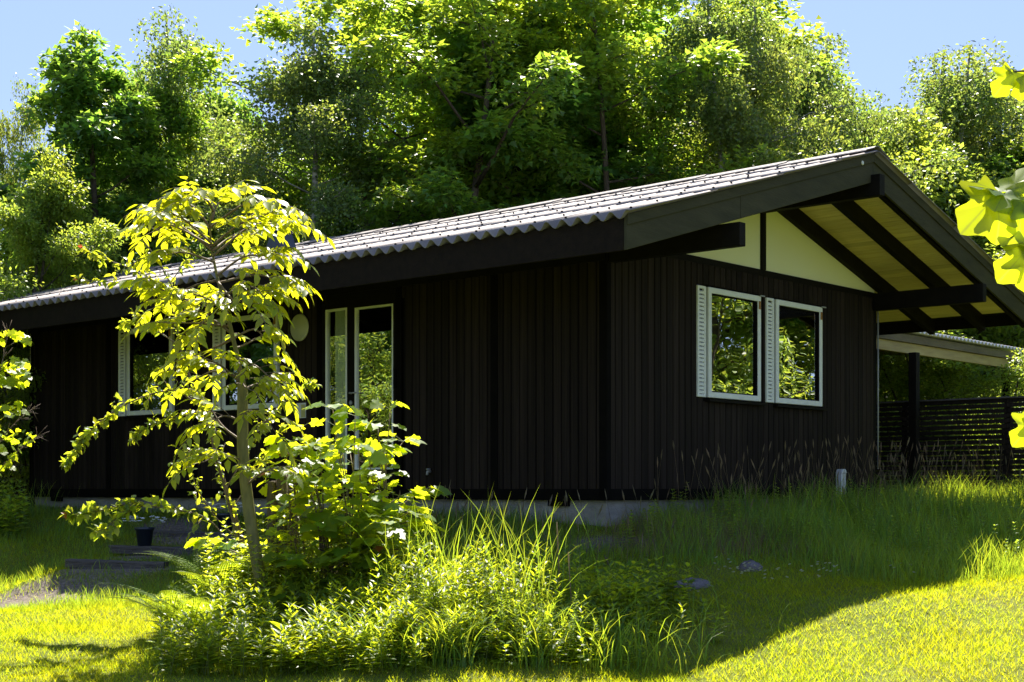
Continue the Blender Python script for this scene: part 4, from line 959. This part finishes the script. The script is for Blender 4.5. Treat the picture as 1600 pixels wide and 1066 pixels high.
lf(1616,655,-26,36,.14,(.4,-.8,.4)); lf(1620,652,16,40,.16,(0,-.9,.4)); lf(1650,640,0,40,.15,(0,-.9,.4))
TWP = a[-2:]+b[-3:]+c[-2:]+d[-2:]
# crown outside the frame
g = np.random.default_rng(9)
for k in range(9):
    a = g.uniform(0, 6.28); zz = 3.2+g.random()*2.4; e = hb+Vector((.35+abs(math.cos(a))*1.6, math.sin(a)*1.7, zz+.5)); s0 = hb+Vector((0,.1,min(5.0, zz-.3)))
    l = smooth_line([s0, s0.lerp(e,.5)+Vector((0,0,.15)), e], 8); wood.tube([p-hb for p in l], lerpr(len(l), .018, .004), 5)
    for i in range(3, len(l)):
        for _ in range(4): o = rv(1).normalized(); hit.append((l[i]+o*.08, Vector((o.x,o.y,-.4)), Vector((0,0,1))+rv(.3), random.uniform(.10,.16), None))
for p, d_, n_, s_, _ in hit[:19]:
    q = min(TWP, key=lambda w_: (w_-p).length); wood.tube([q-hb, q.lerp(p,.5)-hb+Vector((0,0,.006)), p-hb], [.0022,.0018,.0016], 5)
wood.build('trunk', M['bark'], hm, True); place_leaves(hm, maple_big(), M['hang'], hit)
for o in hm.children:
    if o.name.startswith('leaf') and len(o.data.polygons) < 40 and o.matrix_basis.translation.x < 0:
        md = o.modifiers.new('curl', 'SUBSURF'); md.levels = md.render_levels = 1

# scrubby shrub at the left border
YL = 15.5
lb = gpt(-15, YL); at_ = lb
ls = empty('straggly_shrub', lb); tag(ls, 'straggly shrub with bare twigs and yellow lobed leaves at the left border', 'shrub')
wood = MB(); lit = []; sb = lb
for pts, r in (([P(-20,860,YL),P(-25,760,YL),P(-15,640,YL),P(5,560,YL),P(12,520,YL)],.014), ([P(-30,860,YL),P(-35,760,YL),P(0,690,YL),P(30,655,YL),P(50,640,YL)],.010),
               ([P(-30,860,YL),P(-30,800,YL),P(0,735,YL),P(35,700,YL),P(58,682,YL)],.010), ([P(-40,860,YL),P(-60,700,YL),P(-45,600,YL),P(-35,540,YL)],.014)):
    l = smooth_line(pts, 14); wood.tube([p-lb for p in l], lerpr(len(l), r, .003), 6)
    for i in range(6, len(l)):
        for _ in range(4):
            dd = (l[i]-l[i-1]).normalized()+rv(.5); wood.tube([l[i]-lb, l[i]+dd.normalized()*random.uniform(.05,.16)-lb], [.0035,.0012], 3)
def lblob(cx, cy, rx, ry, n, s, lob):
    for _ in range(n):
        a = random.uniform(0,6.28); q = math.sqrt(random.random()); p = P(cx+rx*q*math.cos(a), cy+ry*q*math.sin(a), YL+random.uniform(-.2,.2))
        o = rv(1).normalized(); lit.append((p, Vector((o.x,o.y,-.5)), Vector((0,-.2,1))+rv(.4), s*random.uniform(.7,1.15), None))
lblob(18,525,24,10,16,.10,1); lblob(20,580,26,24,46,.11,1); lblob(20,636,16,16,18,.09,1); lblob(-10,700,40,40,70,.09,1); lblob(40,680,14,16,22,.06,0); lblob(-40,620,30,80,90,.11,1)
wood.build('stems', M['twig'], ls, True); place_leaves(ls, T_MAPLE, M['sapling'], lit)
# low leafy clump beneath it
pass

# ------------------------------------------------------------------ ferns
def fern(px, Y, nfr, ln, label, seed):
    r = random.Random(seed); b = gpt(px, Y); e = empty('fern', b); tag(e, label, 'fern', 'ferns at the foot of the shrubbery')
    for k in range(nfr):
        a = k*6.283/nfr+r.uniform(-.3,.3); L_ = ln*r.uniform(.75,1.1); pts = [Vector((0,0,0))]; el = r.uniform(62,82); n = 18
        for i in range(n):
            ee = R(el-i*(el+15)/n*.9); pts.append(pts[-1]+Vector((math.cos(a)*math.cos(ee), math.sin(a)*math.cos(ee), math.sin(ee)))*L_/n)
        pos=[];d_=[];nn=[];sc=[]
        for i in range(2, n*2):
            f = i/2; j = min(int(f), n-1); p = pts[j].lerp(pts[j+1], f-j); t = (pts[j+1]-pts[j]).normalized(); s = t.cross(Vector((0,0,1))).normalized(); up = s.cross(t)
            w = L_*.17*math.sin(math.pi*min(1, (i/(2*n))**.7*.95+.04))**.8
            for sg in (1,-1):
                pos.append(p); d_.append(s*sg+t*.35+Vector((0,0,-.1))); nn.append(up+s*sg*.1); sc.append(w*r.uniform(.9,1.08))
        # each pinna is itself toothed
        TV = [(0,0,0)]; m = 6
        for q in range(m): x = (q+.5)/m; TV += [(x,.075*(1-x)+.02,.01),(x+.07,.018,0)]
        TV.append((1,0,-.04)); ring = list(range(1, len(TV)))
        TV2 = TV+[(x,-y,z) for x,y,z in TV[1:-1]]
        nb_ = len(TV); up_ = list(range(1, nb_)); dn = list(range(nb_, len(TV2)))
        cen = [(0, up_[i+1], up_[i]) for i in range(0)]
        TF = []
        for q in range(m):
            x0 = (q)/m
        base_idx = len(TV2); TV3 = TV2+[(x,0,0) for x in np.linspace(0,1,m+1)]
        TF = []
        for q in range(m):
            c0 = base_idx+q; c1 = c0+1; TF += [(c0, c1, 1+2*q), (c0, nb_+2*q, c1)]
        V, F_ = scatter(TV3, TF, [tuple(q) for q in pos], [tuple(q) for q in d_], [tuple(q) for q in nn], sc)
        o = link('frond', npmesh('frond', V, F_, M['fern']), e)
        MB().tube(pts, lerpr(len(pts), .005, .0015), 4).build('stalk', M['greenstem'], o)
fern(268, 11.3, 12, .66, 'pale fern nearest the sunny lawn at the left of the shrubbery', 1)
fern(300, 11.05, 13, .80, 'large fern with arching fronds under the young ash', 2)
fern(345, 11.75, 12, .90, 'taller fern half hidden behind the young ash trunk', 3)
fern(300, 10.9, 9, .5, 'small fern low at the lower edge of the shrubbery', 4)

# ------------------------------------------------------------------ grasses and herbs
def blades(X, Y, h, w, lean, segs, seed, bend=.5):
    """ribbons of quads-as-tris; arrays per blade"""
    g = np.random.default_rng(seed); n = len(X); Z0 = ground(X, Y)-.01
    a = g.uniform(0, 2*np.pi, n); fa = g.uniform(0, 2*np.pi, n)
    dx, dy = np.cos(a), np.sin(a); wx, wy = np.cos(fa), np.sin(fa); ln = lean*h*g.uniform(.3,1.4,n)
    V = []; 
    for s in range(segs):
        u = s/segs; hw_ = w*(1-u*.75)*.5
        cx = X+dx*ln*u**2; cy = Y+dy*ln*u**2; cz = Z0+h*(u-bend*lean*u**3*.5)
        V.append(np.stack([cx-wx*hw_, cy-wy*hw_, cz], -1)); V.append(np.stack([cx+wx*hw_, cy+wy*hw_, cz], -1))
    V.append(np.stack([X+dx*ln, Y+dy*ln, Z0+h*(1-bend*lean*.5)], -1))
    k = 2*segs+1; V = np.stack(V, 1).reshape(-1, 3); f = []
    for s in range(segs-1): f += [(2*s, 2*s+1, 2*s+3), (2*s, 2*s+3, 2*s+2)]
    f.append((2*segs-2, 2*segs-1, 2*segs)); F_ = (np.array(f)[None]+(np.arange(n)*k)[:,None,None]).reshape(-1, 3)
    return V, F_
def outside(x, y):
    t, s = to_house(x, y); return ~((t > -.02) & (t < W_H+.05) & (s > -.02) & (s < L_H+3.3))
def sample(n, x0, x1, y0, y1, g, dens=None):
    x = g.uniform(x0, x1, n); y = g.uniform(y0, y1, n); k = outside(x, y)&(g.random(n) > patch_dirt(x, y)*1.05)
    if dens is not None: k &= g.random(n) < dens(x, y)
    return x[k], y[k]
g = np.random.default_rng(3)
fr = lambda x, y: (np.abs(x) < .36*y+1.4).astype(float)*np.clip(1.25-(y-9.2)/14, .2, 1)
x, y = sample(760000, -8, 9, 8.9, 19, g, fr)
hl = .028+.028*(np.sin(2.1*x+1.3*y)*np.sin(3.3*x-2.1*y+1)*.5+.5)+g.random(len(x))**2*.035
V, F_ = blades(x, y, hl, .0048+.0022*g.random(len(x)), .75, 2 if False else 1, 4)
V1, F1 = V, F_
tag(link('lawn_grass', npmesh('lawn_grass', V1, F1, M['lawn'])), kind='stuff')
# rough grass: under the facade and, tall, along the gable
def tall_h(x, y):
    t, s = to_house(x, y)
    front = np.clip((y-12.75+.25*np.sin(2.3*x))/.5, 0, 1)*np.clip((x-.9)/.6, 0, 1)           # along the gable
    fac = np.clip((y-11.9)/.6, 0, 1)*np.clip((1.3-x)/.5, 0, 1)*np.clip((x+2.6)/.6, 0, 1)*.55
    left = np.clip((y-12.9)/.8, 0, 1)*np.clip((-1.8-x)/.6, 0, 1)*.30
    beds = np.clip((x+2.7)/.5, 0, 1)*np.clip((1.15-x)/.5, 0, 1)*np.clip((y-10.0)/.4, 0, 1)*.35
    return np.maximum.reduce([front, fac, left, beds])
x, y = sample(230000, -8, 10.5, 9.8, 24, g, lambda x, y: (np.abs(x) < .36*y+1.0)*(tall_h(x, y) > .05)*np.clip(1.15-(y-12)/14,.3,1))
th = tall_h(x, y)*(.55+.35*np.sin(1.7*x+2.2*y)*np.sin(2.9*x-1.1*y))
hh = .06+.52*th*g.uniform(.35, 1.15, len(x))
V, F_ = blades(x, y, hh, .005+.005*g.random(len(x)), .45, 3, 6)
tag(link('rough_grass', npmesh('rough_grass', V, F_, M['tall'])), kind='stuff')
# dry stalks with seed heads along the gable wall and fence
def stalks(cx, n, seed, hmin, hmax, mat, name, ymin=0, spread=.3):
    g = np.random.default_rng(seed); mb = MB()
    for _ in range(n):
        px, Y = cx(g); X = pxX(px, Y); z = gz(X, Y); h = g.uniform(hmin, hmax); a = g.uniform(0, 6.28); l = h*g.uniform(.05, spread)
        pts = [(X,Y,z),(X+math.cos(a)*l*.25,Y+math.sin(a)*l*.25,z+h*.5),(X+math.cos(a)*l,Y+math.sin(a)*l,z+h)]
        mb.tube(pts, [.0028,.002,.0012], 3)
        p = Vector(pts[2]); d = (Vector(pts[2])-Vector(pts[1])).normalized()
        mb.tube([p-d*.09, p-d*.04, p+d*.02], [.002,.009*g.uniform(.5,1.2),.001], 4)
    return tag(mb.build(name, mat), kind='stuff')
def along_gable(g):
    t = g.uniform(.5, 6.5); s = -g.uniform(.1, 1.3); p = hw(t, s, 0); return 800+p.x/p.y*FPX, p.y
stalks(along_gable, 210, 31, .35, .85, M['drygrass'], 'dry_grass')
stalks(lambda g: (g.uniform(1380,1600), g.uniform(17,21)), 60, 32, .4, .8, M['seed'], 'seed_grass')
stalks(lambda g: (g.uniform(600,1050), g.uniform(12.0,14)), 60, 34, .35, .7, M['seed'], 'meadow_grass')
x, y = sample(16000, .9, 3.2, 13.2, 15.6, g, lambda x, y: np.exp(-((x-1.8)/.8)**2-((y-14.2)/.7)**2))
V, F_ = blades(x, y, .12+.2*g.random(len(x)), .004*np.ones(len(x)), .7, 2, 8)
tag(link('withered_grass', npmesh('withered_grass', V, F_, M['drygrass'])), kind='stuff')

# tall green grass tussocks caught by the sun
def tussock(px, Y, n, hmin, hmax, label, seed, lean=.35, spread=.36, w=.012):
    g = np.random.default_rng(seed); b = gpt(px, Y); x = b.x+g.normal(0, spread*.5, n); y = b.y+g.normal(0, spread*.5, n)
    V, F_ = blades(x, y, g.uniform(hmin, hmax, n), w*g.uniform(.5,1.1,n), lean, 6, seed+1, .9); V = V-np.array(b)
    o = link('grass_tussock', npmesh('grass_tussock', V, F_, M['tall']), None, b); tag(o, label, 'grass', 'grass tussocks in the bed')
tussock(655, 11.25, 60, .5, 1.1, 'tall grass tussock right beside the maple sapling', 51)
tussock(702, 11.1, 50, .5, 1.1, 'thin tall grass tussock second from the maple sapling', 52)
tussock(800, 10.9, 46, .6, 1.25, 'tallest bright grass tussock against the dark wall', 53)
tussock(850, 10.85, 42, .5, 1.05, 'bright drooping grass tussock near the two bare stalks', 54, .6)
tussock(680, 11.0, 40, .7, 1.25, 'slender grass tussock rising above the weeds near the sapling', 61, .2)
tussock(825, 10.8, 34, .8, 1.3, 'slender grass tussock rising between the bright tussocks', 62, .25)
tussock(745, 10.9, 60, .3, .6, 'short bright grass tussock in the middle of the weed bed', 55, .6)
tussock(940, 10.7, 60, .25, .5, 'low bright tussock at the shaded end of the weed bed', 56, .7)
tussock(1270, 14.8, 60, .4, .8, 'tall green tussock below the gable windows', 57)
tussock(1430, 15.6, 70, .4, .8, 'tall green tussock in front of the gable corner', 58)
tussock(1540, 15.0, 80, .35, .75, 'sunlit tall tussock at the edge of the right lawn', 59)
tussock(48, 18.3, 60, .3, .6, 'grass tussock under the straggly shrub', 60)
for k, (px, t, Y) in enumerate(((870, 345/2.88+696, 10.85), (888, 480/2.88+696, 10.8))):
    b = gpt(px+4, Y); e = P(px, t, Y)
    tag(MB().tube([(0,0,-.02),tuple((e-b)*.5+Vector((.01,0,0))),tuple(e-b)], [.006,.005,.004], 5).build('bare_stalk', M['drygrass'], None, True, loc=b), ('taller' if k == 0 else 'shorter')+' of two bare straw coloured stalks in the weed bed', 'stalk', 'bare stalks')

# lance-leaved herbs: single plants built as stem with whorled leaves
def herb_field(seed, n, region, hmin, hmax, name, T, leaf, mat, nodes=9, tilt=.55, dens=None, per=3):
    g = np.random.default_rng(seed); pos=[];d=[];nn=[];sc=[]; st = MB()
    for _ in range(n):
        px, Y = region(g); X = pxX(px, Y); 
        if not outside(np.array([X]), np.array([Y]))[0]: continue
        z = gz(X, Y); h = g.uniform(hmin, hmax); a = g.uniform(0,6.28); l = h*g.uniform(.0,.25)
        top = Vector((X+math.cos(a)*l, Y+math.sin(a)*l, z+h)); b = Vector((X,Y,z)); st.tube([b, b.lerp(top,.5)+Vector((0,0,.01)), top], [.003,.0025,.0015], 3)
        for i in range(nodes):
            u = .18+.82*(i+.5)/nodes; p = b.lerp(top, u)
            for j in range(per):
                aa = i*1.3+j*6.283/per+g.uniform(-.3,.3); up = .9*u*u+g.uniform(-.2,.25)
                pos.append(tuple(p)); dd = (math.cos(aa), math.sin(aa), up); d.append(dd); nn.append((-math.cos(aa)*up+g.normal(0,.15), -math.sin(aa)*up+g.normal(0,.15), 1)); sc.append(leaf*g.uniform(.65,1.15)*(1.15-.55*u))
    V, F_ = scatter(T[0], T[1], pos, d, nn, sc)
    tag(link(name, npmesh(name, V, F_, mat, True)), kind='stuff'); o = st.build(name.replace('leaves','stems')+'_stems', M['greenstem']); tag(o, kind='stuff')
herb_field(71, 330, lambda g: (g.uniform(250, 650), g.uniform(10.0, 11.6)), .12, .40, 'undergrowth', T_LANCE, .125, M['herb'])
herb_field(72, 230, lambda g: (g.normal(770, 105), g.uniform(10.2, 11.4)), .15, .42, 'weeds', T_LANCE, .10, M['herb'])
herb_field(77, 170, lambda g: (g.normal(750, 85), g.uniform(10.6, 11.5)), .3, .65, 'tall_weeds', T_LANCE, .115, M['herb'], nodes=10)
herb_field(78, 150, lambda g: (g.normal(720, 120), g.uniform(10.2, 11.3)), .15, .5, 'fine_weeds', T_LANCE, .055, M['fern'], nodes=20, per=4)
herb_field(79, 120, lambda g: (g.normal(800, 100), g.uniform(10.1, 11.2)), .1, .36, 'oval_weeds', T_OVAL, .085, M['sapling'], nodes=6, per=2)
gb = np.random.default_rng(88); xb = pxX(gb.normal(770, 120, 5200), 10.8)+gb.normal(0,.1,5200); yb = gb.uniform(10.1, 11.6, 5200); cl = np.sin(7*xb+3*yb)*np.sin(5*yb-4*xb) > -.25; xb, yb = xb[cl], yb[cl]
V, F_ = blades(xb, yb, gb.uniform(.18, .62, len(xb))**1.0, .006+.008*gb.random(len(xb)), .65, 4, 89, .9)
tag(link('bed_grass', npmesh('bed_grass', V, F_, M['tall'])), kind='stuff')
herb_field(73, 260, lambda g: (g.normal(945, 50), g.uniform(10.9, 12.1)), .16, .36, 'broad_weeds', T_OVAL, .10, M['herb'], nodes=6)
herb_field(74, 260, lambda g: (g.uniform(960, 1600), g.uniform(13.6, 17)), .15, .40, 'meadow_weeds', T_OVAL, .055, M['tall'], nodes=9)
herb_field(75, 90, lambda g: (g.uniform(-60, 35), g.uniform(16.8, 18.5)), .2, .5, 'shady_weeds', T_OVAL, .11, M['tall'], nodes=6)
herb_field(76, 200, lambda g: (g.uniform(330, 680), g.uniform(11.3, 12.5)), .2, .8, 'shrub_undergrowth', T_OVAL, .07, M['plum'], nodes=10)
# docks: broad-leaved plants that can be told apart
def dock(px, Y, s, label, seed):
    r = random.Random(seed); b = gpt(px, Y); e = empty('broad_leaved_plant', b); tag(e, label, 'plant', 'broad-leaved plants by the lawn edge')
    lm = leaf_mesh('leaf', ([(x, y*.8, z) for x, y, z in T_OVAL[0]], T_OVAL[1]), M['herb'])
    for k in range(13):
        a = k*2.4+r.uniform(-.3,.3); el = r.uniform(.2,1.2); d = Vector((math.cos(a), math.sin(a), el)).normalized(); n = Vector((-math.cos(a)*el, -math.sin(a)*el, 1))
        bb = n.cross(d).normalized(); n = d.cross(bb); q = s*r.uniform(.6,1.1); p = Vector((math.cos(a)*.02, math.sin(a)*.02, .03+.012*k*s/.2))
        o = link('leaf', lm, e); o.matrix_basis = Matrix(((d.x*q,bb.x*q,n.x*q,p.x),(d.y*q,bb.y*q,n.y*q,p.y),(d.z*q,bb.z*q,n.z*q,p.z),(0,0,0,1)))
for k, (px, Y, s, lab) in enumerate([(905,11.3,.22,'broad leaved plant at the corner of sun and shade'),(960,11.35,.20,'broad leaved plant second along the shaded lawn edge'),(1005,11.8,.20,'broad leaved plant furthest into the shaded lawn'),
      (885,10.75,.18,'low broad leaved plant nearest the sunny lawn tip'),(340,10.6,.22,'broad leaved plant below the ferns'),(455,10.45,.22,'dark broad leaved plant under the maple sapling'),(560,10.35,.2,'broad leaved plant at the bottom below the sapling'),(980,12.5,.16,'small broad leaved plant beside the bare soil')]): dock(px, Y, s, lab, k+80)
# daisies
def daisies(seed):
    g = random.Random(seed); k = 0
    spots = [(1160,12.6,45,.18,34),(1310,12.75,40,.12,10),(1420,13.0,60,.2,6),(1095,12.0,25,.15,5),(1250,12.7,60,.2,8),(1480,11.2,100,.5,14)]
    mb = MB()
    for px, Y, sx, sy, n in spots:
        for _ in range(n):
            yy = Y+g.gauss(0, sy); X = pxX(px+g.gauss(0, sx*.6), yy); z = gz(X, yy)+.075+g.random()*.03; m = 8
            tx, ty = g.uniform(-.4,.4), -.5
            vs = [(X,yy,z)]+[(X+.013*math.cos(i*6.283/m), yy+.013*math.sin(i*6.283/m), z+.013*(tx*math.cos(i*6.283/m)+ty*math.sin(i*6.283/m))) for i in range(m)]
            mb.add(vs, [(0,i+1,(i+1)%m+1) for i in range(m)])
    tag(mb.build('daisies', M['petal']), kind='stuff')
daisies(4)
